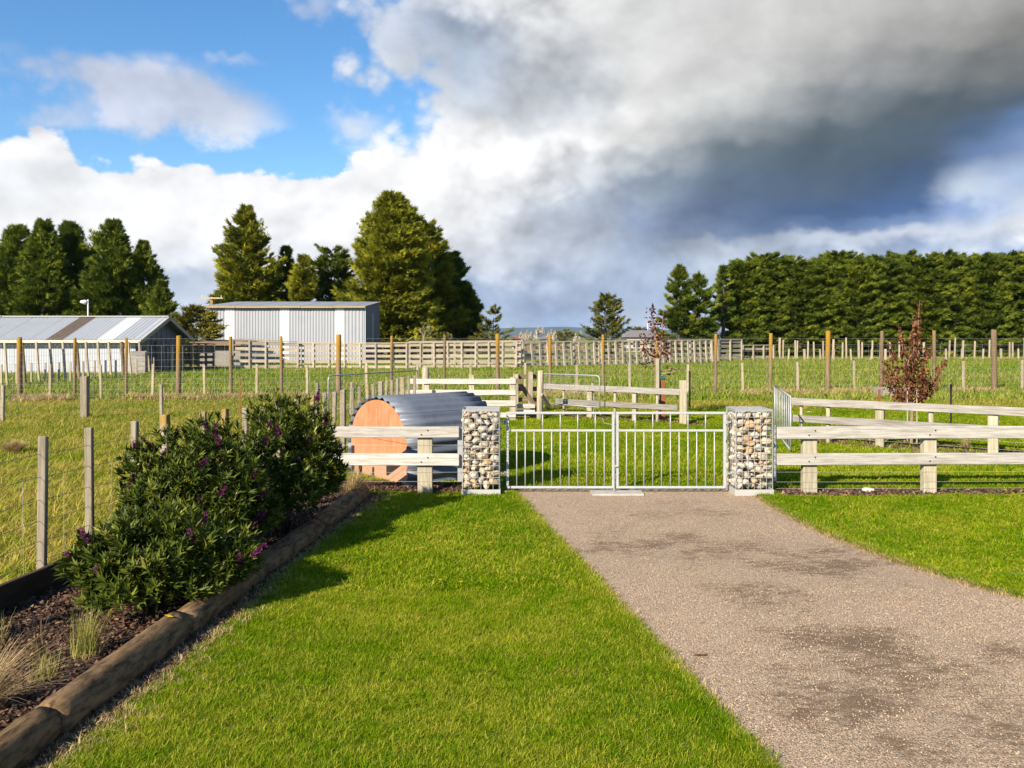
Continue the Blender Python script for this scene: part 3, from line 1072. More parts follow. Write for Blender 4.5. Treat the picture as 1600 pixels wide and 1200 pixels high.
if GRAVEL:
    def pebble(name, mat):
        bm = bmesh.new()
        bmesh.ops.create_icosphere(bm, subdivisions=1, radius=1.0)
        for v in bm.verts:
            v.co *= random.uniform(0.75, 1.2)
            v.co.z *= 0.7
        me = bpy.data.meshes.new(name)
        bm.to_mesh(me)
        bm.free()
        me.materials.append(mat)
        return me
    pm = Mat('loose_pebble')
    r_ = pm.rnd()
    pm.base(pm.ramp(r_, [(0.0, (0.16, 0.10, 0.05)), (0.3, (0.38, 0.27, 0.17)), (0.55, (0.42, 0.34, 0.26)), (0.8, (0.50, 0.375, 0.25)), (1.0, (0.54, 0.44, 0.325))])).rough(0.85)
    M['pebble'] = pm.m
    peb = [pebble('pebble', M['pebble']) for _ in range(4)]
    P = np.concatenate([band(2.8, 6.3, 2600 * GRAVEL, 3.0), band(6.3, 10.5, 1000 * GRAVEL)])
    P = P[in_poly(P, drive_poly)]
    wet = np.zeros(len(P))
    for px, py, rx, ry, k in DAMP:
        g = G(px, py)
        wet = np.maximum(wet, k * np.exp(-((P[:, 0] - g.x) / rx) ** 2 - ((P[:, 1] - g.y) / ry) ** 2))
    P = P[RNG.uniform(0, 1, len(P)) > wet * 0.75]
    P[:, 2] = 0.007
    scatter('driveway_gravel', P, peb, 0.0020, 0.0058, 'loose grey and tan gravel over the driveway', 'gravel', M['pebble'], free=True)
    # bark chips on the bed
    def chip(name, mat):
        V = [(-1, -.35, 0), (0.2, -.45, .1), (1, -.1, 0), (0.9, .3, .12), (-.2, .42, 0), (-1, .2, .1)]
        V = [(x * random.uniform(.8, 1.2), y * random.uniform(.7, 1.2), z) for x, y, z in V]
        return np_mesh(name, V, [(0, 1, 5), (1, 4, 5), (1, 2, 4), (2, 3, 4)], mat)
    cm_ = Mat('bark_chip')
    r_ = cm_.rnd()
    cm_.base(cm_.ramp(r_, [(0.0, (0.02, 0.010, 0.006)), (0.45, (0.09, 0.043, 0.024)), (0.8, (0.165, 0.085, 0.047)), (1.0, (0.30, 0.19, 0.115))])).rough(0.9)
    M['chip'] = cm_.m
    chips = [chip('bark_chip', M['chip']) for _ in range(4)]
    P = band(2.8, 11.0, 2600 * GRAVEL)
    P = P[in_poly(P, bed_poly) | (in_poly(P, log_strip) & (RNG.uniform(0, 1, len(P)) < 0.25))]
    P[:, 2] = 0.018 + RNG.uniform(0, 0.02, len(P))
    scatter('bark_mulch', P, chips, 0.008, 0.026, 'dark reddish bark chips covering the garden bed', 'mulch', M['chip'], tilt=0.5)
    P = np.concatenate([band(9.5, 11.0, 700 * GRAVEL), band(11.0, 21.0, 260 * GRAVEL)])
    P = P[in_poly(P, strip_r) | in_poly(P, strip_2) | in_poly(P, strip_3)]
    P[:, 2] = 0.014
    scatter('bark_litter', P, chips, 0.018, 0.045, 'reddish bark litter along the foot of the rail fences', 'mulch', M['chip'], tilt=0.5)


def hills():
    m = Mat('hill_forest')
    p = m.pos()
    n = noise(p, 0.004, 5, 0.6)
    m.base(mixc(smooth(n, 0.3, 0.7), (0.035, 0.055, 0.03, 1), (0.06, 0.075, 0.04, 1))).rough(0.95)
    V, F = [], []
    D = 9000.0
    n = 160
    for j, (yy, k) in enumerate(((D - 900, 0.0), (D, 1.0), (D + 1500, 0.8), (D + 3000, 0.0))):
        for i in range(n + 1):
            x = -9000 + 18000 * i / n
            a = x / D
            h = 92 + 16 * math.sin(a * 5.1 + 1.0) + 9 * math.sin(a * 17 + 0.4) + 5 * math.sin(a * 41) + 2.5 * math.sin(a * 93 + 2)
            h *= 1.0 - 0.35 * max(0.0, min(1.0, (a - 0.12) * 8))
            V.append((x, yy, h * k - (2.0 if k == 0 else 0)))
    for j in range(3):
        for i in range(n):
            a = j * (n + 1) + i
            F.append((a, a + 1, a + n + 2, a + n + 1))
    o = mesh_obj('hills', V, F, m.m, None, smooth_=True)
    o['kind'] = 'structure'


hills()

# ------------------------------------------------------------------ gabion gate pillars
def stone_meshes(k):
    out = []
    for i in range(k):
        bm = bmesh.new()
        bmesh.ops.create_icosphere(bm, subdivisions=2, radius=1.0)
        planes = [(Vector((random.gauss(0, 1), random.gauss(0, 1), random.gauss(0, 1))).normalized(), random.uniform(0.50, 0.80)) for _ in range(12)]
        st = (random.uniform(0.95, 1.3), random.uniform(0.8, 1.05), random.uniform(0.70, 0.95))
        for v in bm.verts:
            for n, d in planes:
                q = v.co.dot(n)
                if q > d: v.co -= n * (q - d) * 0.95
            v.co = Vector((v.co.x * st[0], v.co.y * st[1], v.co.z * st[2])) * random.uniform(0.97, 1.03)
        me = bpy.data.meshes.new('stone')
        bm.to_mesh(me)
        bm.free()
        me.polygons.foreach_set('use_smooth', [i % 2 == 0] * len(me.polygons))
        me.materials.append(M['stone'])
        out.append(me)
    return out


STONES = stone_meshes(10)


def pillar(x0, x1, Y, label, seed):
    """Gabion pillar: wire cage on a steel channel, filled with stones."""
    w = x1 - x0
    dpt, hgt, zb = w, 1.02, 0.075
    cx, cy = (x0 + x1) / 2, Y + dpt / 2
    t = thing('gabion_pillar', (cx, cy, 0), label, 'pillar', 'gabion gate pillars')
    rng = np.random.default_rng(seed)
    n = 205
    R = rng.uniform(0.034, 0.066, n)
    lo = np.array([x0 + 0.005, Y + 0.005, zb + 0.005])
    hi = np.array([x1 - 0.005, Y + dpt - 0.005, hgt - 0.012])
    Pp = rng.uniform(lo, hi, (n, 3))
    for it in range(260):
        d = Pp[:, None, :] - Pp[None, :, :]
        d[:, :, 2] *= 1.12
        L = np.sqrt((d ** 2).sum(-1)) + 1e-6
        want = (R[:, None] + R[None, :]) * 0.96
        push = np.clip(want - L, 0, None)
        np.fill_diagonal(push, 0)
        mv = (d / L[:, :, None] * push[:, :, None]).sum(1) * 0.28
        Pp += mv
        r3 = np.stack([R * 0.86, R * 0.86, R * 0.8], 1)
        Pp = np.clip(Pp, lo + r3, hi - r3)
    for i in range(n):
        o = bpy.data.objects.new('stone', STONES[rng.integers(len(STONES))])
        put(o, t, Pp[i])
        o.rotation_euler = (rng.normal(0, 0.35), rng.normal(0, 0.35), rng.uniform(0, 6.283))
        o.scale = (R[i] * 1.36, R[i] * 1.25, R[i] * 1.2)
    # wire panels
    r = 0.0032
    sp = 0.0735
    def panel(p00, du, dv, nm='wire_panel'):
        mb = MB()
        Lu, Lv = du.length, dv.length
        nu, nv = max(1, round(Lu / sp)), max(1, round(Lv / sp))
        for i in range(nu + 1):
            a = p00 + du * (i / nu)
            mb.tube([a, a + dv], r, 5)
        for i in range(nv + 1):
            a = p00 + dv * (i / nv)
            mb.tube([a, a + du], r, 5)
        o = mb.build(nm, M['wire'], t, (cx, cy, 0), kind='stuff')
    ux, uy, uz = Vector((w, 0, 0)), Vector((0, dpt, 0)), Vector((0, 0, hgt - zb))
    e = 0.004
    panel(Vector((x0, Y - e, zb)), ux, uz)
    panel(Vector((x0, Y + dpt + e, zb)), ux, uz)
    panel(Vector((x0 - e, Y, zb)), uy, uz)
    panel(Vector((x1 + e, Y, zb)), uy, uz)
    panel(Vector((x0, Y, hgt + e)), ux, uy)
    # galvanised angle posts at the corners, bottom channel, top frame
    for sx, sy in ((0, 0), (1, 0), (0, 1), (1, 1)):
        mb = MB()
        mb.box((x0 + sx * w, Y + sy * dpt + (0.001 if sy == 0 else -0.001), (hgt + 0.02) / 2), (0.007, 0.007, hgt + 0.015))
        mb.build('corner_post', M['galv'], t, (cx, cy, 0))
    mb = MB()
    mb.box((cx, Y - 0.004, 0.041), (w + 0.03, 0.016, 0.074))
    mb.box((cx, Y + dpt + 0.004, 0.041), (w + 0.03, 0.016, 0.074))
    mb.box((x0 - 0.006, cy, 0.041), (0.016, dpt - 0.012, 0.073))
    mb.box((x1 + 0.006, cy, 0.041), (0.016, dpt - 0.012, 0.073))
    mb.build('base_channel', M['channel'], t, (cx, cy, 0))
    mb = MB()
    mb.box((cx, Y, hgt + 0.014), (w + 0.012, 0.008, 0.012))
    mb.box((cx, Y + dpt, hgt + 0.014), (w + 0.012, 0.008, 0.012))
    mb.box((x0, cy, hgt + 0.014), (0.008, dpt - 0.010, 0.011))
    mb.box((x1, cy, hgt + 0.014), (0.008, dpt - 0.010, 0.011))
    mb.build('top_frame', M['galv'], t, (cx, cy, 0))
    return t


PY = 10.0
pillar(gx(723, PY), gx(780, PY), PY, 'gabion pillar of caged stones beside the corrugated shelter, left of the gate', 3)
pillar(gx(1150, PY), gx(1207, PY), PY, 'gabion pillar of caged stones at the right of the gate, edge of the driveway', 5)


# ------------------------------------------------------------------ double gate
def gate_leaf(px0, px1, Y, ups, lows, label, hinge_left):
    x0, x1 = gx(px0, Y), gx(px1, Y)
    z0, z1, zm = 0.055, 0.995, 0.765
    t = thing('gate_leaf', ((x0 + x1) / 2, Y, 0), label, 'gate', 'leaves of the driveway gate')
    L = t.location.copy()
    s = 0.029
    def bar_(nm, a, b, w, d):
        return board(nm, a, b, w, d, M['gate_white'], t, bev=0.004)
    bar_('top_rail', (x0 - s / 2, Y, z1 - s / 2), (x1 + s / 2, Y, z1 - s / 2), s, s)
    bar_('bottom_rail', (x0 - s / 2, Y, z0 + s / 2), (x1 + s / 2, Y, z0 + s / 2), s, s)
    bar_('middle_rail', (x0 + s / 2, Y, zm), (x1 - s / 2, Y, zm), s * 0.95, s * 0.9)
    stiles = []
    for x in (x0, x1):
        mb = MB()
        mb.box((x, Y, (z0 + z1) / 2), (s, s, z1 - z0 - 2 * s + 0.001))
        stiles.append(mb.build('stile', M['gate_white'], t, L))
    for p in ups:
        x = gx(p, Y)
        mb = MB()
        mb.tube([(x, Y, zm + s * 0.45), (x, Y, z1 - s)], 0.0075, 8)
        mb.build('bar', M['gate_white'], t, L, True)
    for p in sorted(ups + lows):
        x = gx(p, Y)
        mb = MB()
        mb.tube([(x, Y, z0 + s), (x, Y, zm - s * 0.45)], 0.0075, 8)
        mb.build('bar', M['gate_white'], t, L, True)
    hx = x0 if hinge_left else x1
    sg = -1 if hinge_left else 1
    for z in (0.24, 0.87):
        mb = MB()
        mb.tube([(hx + sg * 0.03, Y, z - 0.025), (hx + sg * 0.03, Y, z + 0.025)], 0.013, 8)
        mb.box((hx + sg * 0.045, Y, z), (0.06, 0.012, 0.022))
        mb.build('hinge', M['galv'], stiles[0 if hinge_left else 1], L)
    return t


GY = 10.2
gl = gate_leaf(793, 958, GY, [820.7, 848, 875.5, 902.8, 930.2], [807.5, 834.5, 862, 889.3, 916.7, 944.2],
               'pale steel gate leaf hung on the left pillar, upright bars', True)
gr = gate_leaf(964.5, 1132, GY, [992.5, 1020, 1047.5, 1075, 1102.5], [979, 1006.2, 1033.7, 1061.2, 1088.7, 1116.2],
               'pale steel gate leaf hung on the right pillar, upright bars', False)
mb = MB()
bx = gx(959, GY)
mb.tube([(bx, GY - 0.034, 0.03), (bx, GY - 0.034, 0.44)], 0.009, 8)
mb.tube([(bx, GY - 0.034, 0.335), (bx + 0.05, GY - 0.05, 0.335)], 0.007, 6)
mb.box((bx, GY - 0.025, 0.20), (0.034, 0.014, 0.04))
mb.build('drop_bolt', M['galv'], gl, WP[gl.name])
cp = MB()
chain = [Vector((gx(963, GY), GY + 0.03, 0.84)), Vector((gx(955, GY), GY + 0.05, 0.835)), Vector((gx(945, GY), GY + 0.06, 0.85)), Vector((gx(941, GY), GY + 0.08, 0.93)), Vector((gx(938, GY), GY + 0.09, 0.97)), Vector((gx(937, GY), GY + 0.03, 1.0))]
cp.tube(chain, 0.006, 6)
cp.build('chain', M['wire_dark'], gr, WP[gr.name])
# concrete footing for the bolt
mb = MB()
mb.box(((gx(925, 10.1) + gx(1003, 10.1)) / 2, 10.12, 0.014), (0.62, 0.26, 0.03))
o = mb.build('concrete_footing', M['concrete'])
tag(o, 'small flat concrete slab in the driveway under the middle of the gate', 'slab')


# ------------------------------------------------------------------ rail fences
def rail_fence(name, label, ends, posts, rails, wires, mat, pmat, rail_t=0.04, side=-1, group=None, wob=0.003, bolts=False):
    """ends: polyline of (x, y); posts: (s along 0..1 per polyline param, width, depth, top); rails: (z0, z1)."""
    p0, p1 = Vector(ends[0] + (0,)), Vector(ends[1] + (0,))
    t = thing(name, ((p0 + p1) / 2), label, 'fence', group)
    d = (p1 - p0)
    ang = math.atan2(d.y, d.x)
    nrm = Vector((-d.y, d.x, 0)).normalized()
    for s, w, dp, z1, rd in posts:
        q = p0 + d * s
        post('post', q.x, q.y, -0.02, z1, w, dp, pmat, t, rot=ang, round_=rd)
    for (z0, z1, s0, s1) in rails:
        off = nrm * side * (posts[0][2] / 2 + rail_t / 2 + 0.002)
        a, b = p0 + d * s0 + off, p0 + d * s1 + off
        zc = (z0 + z1) / 2
        rl = board('rail', (a.x, a.y, zc), (b.x, b.y, zc), z1 - z0, rail_t, mat, t, wob=wob)
        if bolts:
            for s, w, dp, zt_, rd in posts:
                if not s0 <= s <= s1 or w < 0.1: continue
                q = p0 + d * s + nrm * side * (posts[0][2] / 2 + rail_t + 0.004)
                for k in (-1, 1):
                    mb = MB()
                    c_ = q + d.normalized() * (w * 0.22 * k) + Vector((0, 0, zc + k * (z1 - z0) * 0.18))
                    mb.tube([c_, c_ + nrm * side * 0.006], 0.009, 7)
                    mb.build('bolt', M['black_steel'], t, (p0 + p1) / 2)
    for z in wires:
        mb = MB()
        off = nrm * side * (posts[0][2] / 2 + 0.004)
        mb.tube(sag(p0 + off + Vector((0, 0, z)), p1 + off + Vector((0, 0, z)), 6, 0.004), 0.0019, 5)
        mb.build('wire', M['wire'], t, (p0 + p1) / 2)
    return t


FY = 10.16
rail_fence('rail_fence', 'short bleached two-rail fence in front of the corrugated shelter', ((gx(505, 10.1), FY), (gx(721, 10.1), FY)),
           [(0.735, 0.178, 0.10, 0.80, False)], [(0.69, 0.825, 0.0, 0.985), (0.355, 0.50, 0.09, 0.985)], [0.60, 0.27, 0.16], M['rail'], M['post_pale'], 0.045, bolts=True)
fl = bpy.data.objects['rail_fence']
mb = MB()
xs = gx(717.5, 10.0)
mb.box((xs, 10.13, 0.48), (0.055, 0.012, 0.66))
mb.box((xs + 0.026, 10.155, 0.48), (0.008, 0.05, 0.66))
mb.build('steel_bracket', M['galv'], fl, WP[fl.name])
x_end = gx(1850, 10.2)
x_beg = gx(1213, 10.1)
span = x_end - x_beg
fr = rail_fence('rail_fence', 'bleached two-rail fence running right from the gate pillar', ((x_beg, FY), (x_end, FY + 0.12)),
                [((gx(1264.5, 10.16) - x_beg) / span, 0.172, 0.10, 0.80, False), ((gx(1451, 10.2) - x_beg) / span, 0.158, 0.10, 0.80, False),
                 ((gx(1640, 10.2) - x_beg) / span, 0.165, 0.10, 0.80, False), ((gx(1835, 10.2) - x_beg) / span, 0.165, 0.10, 0.80, False)],
                [(0.675, 0.825, 0.0, 1.0), (0.36, 0.50, 0.0, 1.0)], [0.27, 0.15, 0.07], M['rail'], M['post_pale'], 0.045, bolts=True)
mb = MB()
mb.box((gx(1212, 10.1), 10.12, 0.50), (0.03, 0.012, 0.68))
mb.build('steel_bracket', M['galv'], fr, WP[fr.name])

A, B = (gx(1236, 15.4), 15.4), (5.16 + 1.30 * 4.2, 11.2)
dx = B[0] - A[0]
def sx_(px):
    """Where along A-B the sight line through column px falls."""
    k = (px - 800) / FOC
    return (k * A[1] - A[0]) / ((B[0] - A[0]) - k * (B[1] - A[1]))
rail_fence('rail_fence', 'silver-grey two-rail fence slanting away behind the right fence', (A, B),
           [(sx_(1375), 0.14, 0.09, 0.78, False), (sx_(1552), 0.15, 0.09, 0.78, False), (sx_(1760), 0.15, 0.09, 0.78, False), (0.99, 0.15, 0.09, 0.78, False), (sx_(1252), 0.06, 0.06, 0.78, True), (sx_(1294), 0.075, 0.06, 0.78, True), (sx_(1455), 0.09, 0.08, 0.78, True)],
           [(0.665, 0.80, 0.0, 1.0), (0.36, 0.49, 0.0, 1.0)], [0.25, 0.12], M['rail_grey'], M['post_pale'], 0.04)


def barred_gate(name, a, b, z0, z1, n, mat, label, group=None, round_corner=False, mesh_fill=False):
    a, b = Vector(a + (0,)), Vector(b + (0,))
    t = thing(name, (a + b) / 2, label, 'gate', group)
    L = (a + b) / 2
    r = 0.015
    mb = MB()
    up = Vector((0, 0, 1))
    if round_corner:
        d = (b - a).normalized()
        c = 0.09
        pts = [a + up * z0]
        pts += [a + up * (z1 - c)] + [a + d * (c - c * math.cos(k * math.pi / 8)) + up * (z1 - c + c * math.sin(k * math.pi / 8)) for k in range(1, 5)]
        pts += [b + up * z1, b + up * z0, a + up * z0]
        mb.tube(pts, r, 8)
    else:
        mb.tube([a + up * z1, b + up * z1], r, 8)
        mb.tube([a + up * z0, b + up * z0], r, 8)
        mb.tube([a + up * z0, a + up * z1], r, 8)
        mb.tube([b + up * z0, b + up * z1], r, 8)
    mb.build('frame', mat, t, L, True)
    if mesh_fill:
        mb = MB()
        for i in range(1, n):
            q = a.lerp(b, i / n)
            mb.tube([q + up * z0, q + up * z1], 0.0016, 4)
        for i in range(1, 7):
            z = z0 + (z1 - z0) * i / 7
            mb.tube([a + up * z, b + up * z], 0.0018, 4)
        mb.build('wire_mesh', M['wire'], t, L, kind='stuff')
    else:
        for i in range(1, n):
            q = a.lerp(b, i / n)
            mb = MB()
            mb.tube([q + up * (z0 + r * 0.8), q + up * (z1 - r * 0.8)], 0.0075, 7)
            mb.build('bar', mat, t, L, True)
    return t


barred_gate('steel_gate', (4.52, 13.5), (5.23, 16.55), 0.08, 0.945, 9, M['galv'], 'pale barred steel gate swung open, seen almost edge-on')
barred_gate('pipe_gate', (gx(513, 18.7), 18.7), (gx(652, 21.6), 21.6), 0.27, 1.05, 18, M['galv'],
            'galvanised pipe gate with wire mesh behind the corrugated shelter', None, True, True)
barred_gate('pipe_gate', (gx(937, 19.2), 19.2), (gx(847, 20.3), 20.3), 0.30, 1.03, 12, M['galv'],
            'galvanised pipe gate with wire mesh above the middle rail fence', None, True, True)

# middle pen: left rails, timber chute, right rails
MY = 19.0
xm0, xm1 = gx(637, MY), gx(806, MY)
rail_fence('rail_fence', 'four-rail weathered pen fence seen over the corrugated shelter', ((xm0, MY), (xm1, MY)),
           [((gx(667, MY) - xm0) / (xm1 - xm0), 0.12, 0.10, 0.97, False), ((gx(737, MY) - xm0) / (xm1 - xm0), 0.12, 0.10, 1.05, False), ((gx(801.5, MY) - xm0) / (xm1 - xm0), 0.15, 0.12, 1.0, False)],
           [(0.85, 0.97, 0.0, 1.0), (0.60, 0.72, 0.0, 1.0), (0.35, 0.48, 0.0, 1.0), (0.09, 0.20, 0.0, 1.0)], [], M['rail'], M['post_rail'], 0.04)
t = thing('hinge_post', (gx(665, 21.6), 21.6, 0), 'thick round post at the end of the mesh pipe gate', 'post')
post('post', gx(665, 21.6), 21.6, -0.02, 1.14, 0.18, 0.18, M['post_rail'], t, round_=True)
t = thing('stock_chute', (gx(825, 19.6), 19.6, 0), 'timber stock chute with mossy post and diagonal brace', 'stock chute')
post('post', gx(843, 19.2), 19.2, -0.02, 1.15, 0.15, 0.15, M['post_rail'], t, lean=(0.03, 0), round_=True)
post('post', gx(829, 20.8), 20.8, -0.02, 1.05, 0.12, 0.12, M['post_rail'], t)
post('post', gx(806, 20.8), 20.8, -0.02, 1.0, 0.13, 0.13, M['post_rail'], t)
for z in (0.93, 0.62, 0.35):
    board('rail', (gx(806, 20.9), 20.9, z), (gx(840, 20.9), 20.9, z), 0.11, 0.04, M['yard_brown'], t)
board('brace', (gx(807, 19.3), 19.32, 0.95), (gx(841, 19.3), 19.32, 0.22), 0.10, 0.05, M['yard_brown'], t)
board('brace', (gx(846, 19.15), 19.05, 0.60), (gx(858, 19.5), 19.4, 0.30), 0.09, 0.05, M['rail_grey'], t)
for z in (0.33, 0.19):
    board('ramp_board', (gx(808, 19.15), 19.18, z), (gx(836, 19.15), 19.18, z), 0.10, 0.04, M['rail'], t)
board('kick_board', (gx(807, 19.6), 19.75, 0.16), (gx(843, 19.6), 19.75, 0.16), 0.30, 0.04, M['yard_brown'], t)
A, B = (gx(847, 20.6), 20.6), (gx(1065, 18.3), 18.3)
rail_fence('rail_fence', 'two-rail weathered fence slanting behind the gate to a stout post', (A, B),
           [(sx_(922), 0.14, 0.09, 0.76, False), (sx_(992), 0.11, 0.09, 0.74, False), (sx_(881), 0.06, 0.06, 0.75, True), (sx_(961), 0.07, 0.06, 0.75, True), (sx_(1027), 0.07, 0.06, 0.72, True)],
           [(0.645, 0.78, 0.0, 1.0), (0.30, 0.425, 0.12, 0.985)], [], M['rail_grey'], M['post_pale'], 0.04)
t = bpy.data.objects['rail_fence.004']
post('post', gx(1067, 18.25), 18.25, -0.02, 0.965, 0.14, 0.14, M['post_pale'], t)
post('post', gx(928, 19.4), 19.75, -0.02, 0.86, 0.06, 0.06, M['post_pale'], t)


def stake(px, Y, z1, mat, label, w=0.03):
    mb = MB()
    x = gx(px, Y)
    mb.box((x, Y, z1 / 2), (w, 0.008, z1))
    mb.box((x, Y + 0.004 + w * 0.4, z1 / 2), (0.008, w * 0.8, z1 - 0.002))
    o = mb.build('metal_stake', mat, None, (x, Y, 0))
    tag(o, label, 'stake')


stake(1077.5, 21.5, 1.05, M['black_steel'], 'dark metal stake right of the stout fence post', 0.05)
stake(374.5, 19.0, 0.98, M['rust'], 'rusty orange metal stake in the left paddock', 0.035)
stake(1374, 21.0, 0.60, M['rust'], 'rusty metal stake left of the brown-leaved tree', 0.06)
stake(1486, 15.6, 1.03, M['black_steel'], 'black metal stake right of the brown-leaved tree', 0.035)


# ------------------------------------------------------------------ wire fences
def netting(t, pts, zs, step, r=0.0016, mat=None, top=None, loc=None):
    """Horizontal wires through pts (x, y) at heights zs, and vertical stays every step metres."""
    mat = mat or M['wire_dark']
    for z in zs:
        mb = MB()
        P = []
        for a, b in zip(pts[:-1], pts[1:]):
            P += sag(Vector(a + (z,)), Vector(b + (z,)), 3, 0.006)[:-1]
        P.append(Vector(pts[-1] + (z,)))
        mb.tube(P, r, 4, False)
        mb.build('wire', mat, t, loc)
    if step:
        mb = MB()
        hi = top or max(zs)
        for a, b in zip(pts[:-1], pts[1:]):
            a, b = Vector(a + (0,)), Vector(b + (0,))
            n = max(1, int((b - a).length / step))
            for i in range(n):
                q = a.lerp(b, (i + 0.5) / n)
                mb.tube([q + Vector((0, 0, min(zs))), q + Vector((random.uniform(-.01, .01), 0, hi))], r * 0.8, 3, False)
        mb.build('wire_stays', mat, t, loc, kind='stuff')


# the diagonal fence beside the garden bed; depth follows from the post tops at 1.17 m
near = [(65, 680, 17), (141, 668, 15), (209, 658, 13), (260, 648, 16), (315, 644, 11), (352, 640, 10), (386, 636, 9), (413, 631, 7), (435, 625, 10), (465, 622, 8), (488, 618, 7), (506, 616, 7),
        (521, 613.5, 7), (536, 610, 9), (551, 607, 6), (562, 604.5, 6), (574, 602, 6), (584, 599.5, 5), (594, 596, 8), (603, 595, 5), (612, 593.5, 5), (620, 592, 5), (629, 590, 7), (639, 588.6, 5), (647, 587.4, 5)]
fence_pts = []
t = thing('wire_fence', (-2.9, 9, 0), 'wire netting fence of square posts running back along the garden bed', 'fence')
for px, py, w in near:
    zt = float(np.interp(px, [65, 350, 500, 647], [1.17, 1.17, 1.06, 1.06]))
    Y = (EYE - zt) * FOC / (py - HOR)
    x = gx(px, Y)
    ww = w / FOC * Y * (0.74 if px < 300 else 0.85)
    thick = w in (16, 10, 9, 8) and px > 250
    post('post', x, Y, -0.02, zt + random.uniform(-0.01, 0.01), ww, 0.075 if thick else 0.05, M['post_wire'], t, rot=random.uniform(-0.15, 0.15), lean=(random.uniform(-.02, .02), 0))
    fence_pts.append((x, Y - 0.04))
fence_pts.insert(0, (-3.70, 4.6))
post('post', -3.70, 4.63, -0.02, 1.17, 0.08, 0.06, M['post_wire'], t)
netting(t, fence_pts, [0.10, 0.24, 0.38, 0.53, 0.69, 0.86, 1.03], 0.30, 0.0021, M['wire_dark'], 0.86, (-2.9, 9, 0))
board('edging_board', (-3.66, 4.3, 0.11), (-3.40, 6.75, 0.11), 0.19, 0.04, M['edge_board'], None, wob=0.002)
eb = bpy.data.objects['edging_board']
tag(eb, 'dark timber edging board on edge at the back of the garden bed', 'edging board')

# cross fence in the left paddock
t = thing('wire_fence', (-9, 19, 0), 'low wire fence of sparse short posts crossing the left paddock', 'fence')
pts = []
for px, py, top, w in ((-120, 664, 604, 5), (3.6, 662, 602, 5), (133, 657, 588, 10), (252.6, 655, 601, 4.5), (496, 653, 598, 4.5), (548, 652, 597, 4)):
    g = G(px, py)
    z1 = gz(top, g.y)
    post('post', g.x, g.y, -0.02, z1, w / FOC * g.y, w / FOC * g.y, M['post_wire'], t, lean=(random.uniform(-.03, .03), 0))
    pts.append((g.x, g.y - 0.05))
netting(t, pts, [0.2, 0.38, 0.56, 0.74, 0.9], 0, 0.0018, M['wire_dark'], None, (-9, 19, 0))

# tall fence right across the view
tall = [(-60, 528, 628, 7), (31, 527, 628, 8), (117, 528, 628, 5), (197, 528, 628, 4.6), (278.5, 524.5, 626, 8), (361, 526, 627, 5.5), (440, 525.5, 625, 5), (529, 522.5, 628, 8.5), (611, 524.5, 625, 4.5), (694, 523.5, 624, 4.6),
        (778, 522, 623, 6.5), (859.5, 524, 622, 5), (942.5, 523, 622, 4.6), (1026, 521, 622, 6.5), (1118, 522, 621, 5), (1203.5, 521, 619, 6), (1293, 517, 614.5, 8), (1377, 517, 617, 5.5), (1460.5, 516.5, 616, 5.5), (1553.5, 515, 615, 8.5), (1640, 515, 614.5, 6), (1725, 514, 614, 6)]
t = thing('tall_wire_fence', (0, 26, 0), 'tall wire netting fence of brown lichen-topped posts across the whole field', 'fence')
pts = []
for i, (px, top, base, w) in enumerate(tall):
    Y = np.interp(px, [-60, 800, 1725], [24.6, 26.2, 28.6])
    x = gx(px, Y)
    post('post', x, Y, -0.02, gz(top, Y), w / FOC * Y, w / FOC * Y, M['post_deer'], t, round_=True, lean=(random.uniform(-.025, .025), 0))
    pts.append((x, Y - 0.07))
for px, top in ((-20, 571), (78, 570), (158, 570), (238.5, 569), (320, 571), (401, 569), (480, 570), (573, 566), (652, 570), (735, 569), (820, 567), (901, 570), (984, 568), (1074.5, 569), (1161, 567), (1247, 566), (1335, 564), (1417, 562), (1505, 564), (1597, 563), (1680, 563)):
    Y = np.interp(px, [-60, 800, 1725], [24.6, 26.2, 28.6])
    post('batten', gx(px, Y), Y, -0.02, gz(top, Y), 0.075, 0.05, M['batten'], t, lean=(random.uniform(-.03, .03), 0))
netting(t, pts, [0.08, 0.22, 0.36, 0.52, 0.68, 0.86, 1.04, 1.24, 1.46, 1.68, 1.88], 0.30, 0.0022, M['wire'], 1.68, (0, 26, 0))

# fence running back past the shed
t = thing('leaning_wire_fence', (-18.7, 38, 0), 'leaning batten fence running back in front of the long low shed', 'fence')
pts = []
for px, base, w in ((12, 608, 3), (40, 605, 5), (62, 602, 3), (83, 601, 3), (103, 600, 3), (125, 598, 5), (139, 597, 3), (157, 594.5, 3), (174, 592, 3), (194, 590.5, 6), (205, 589.5, 3), (221, 587.5, 3), (234, 586, 3), (248, 584.5, 6), (258, 583.6, 2.6), (268, 582.8, 2.6)):
    g = G(px, base)
    ww = w / FOC * g.y
    post('post' if w > 4 else 'batten', g.x, g.y, -0.02, 1.72, ww, ww, M['post_deer'] if w > 4 else M['batten'], t, lean=(-0.14 + random.uniform(-.03, .03), 0), round_=w > 4)
    pts.append((g.x, g.y))
for px, base in ((2, 606), (26, 604), (49, 602), (71, 601), (92, 600), (110, 599), (130, 597), (148, 595), (165, 594), (181, 593), (213, 589), (240, 586)):
    g = G(px, base + 2)
    post('batten', g.x, g.y, -0.02, 0.92, 0.07, 0.05, M['batten'], t)
netting(t, [pts[0], pts[9], pts[-1]], [0.3, 0.6, 0.9, 1.2, 1.5], 0, 0.003, M['wire'], None, (-18.7, 38, 0))

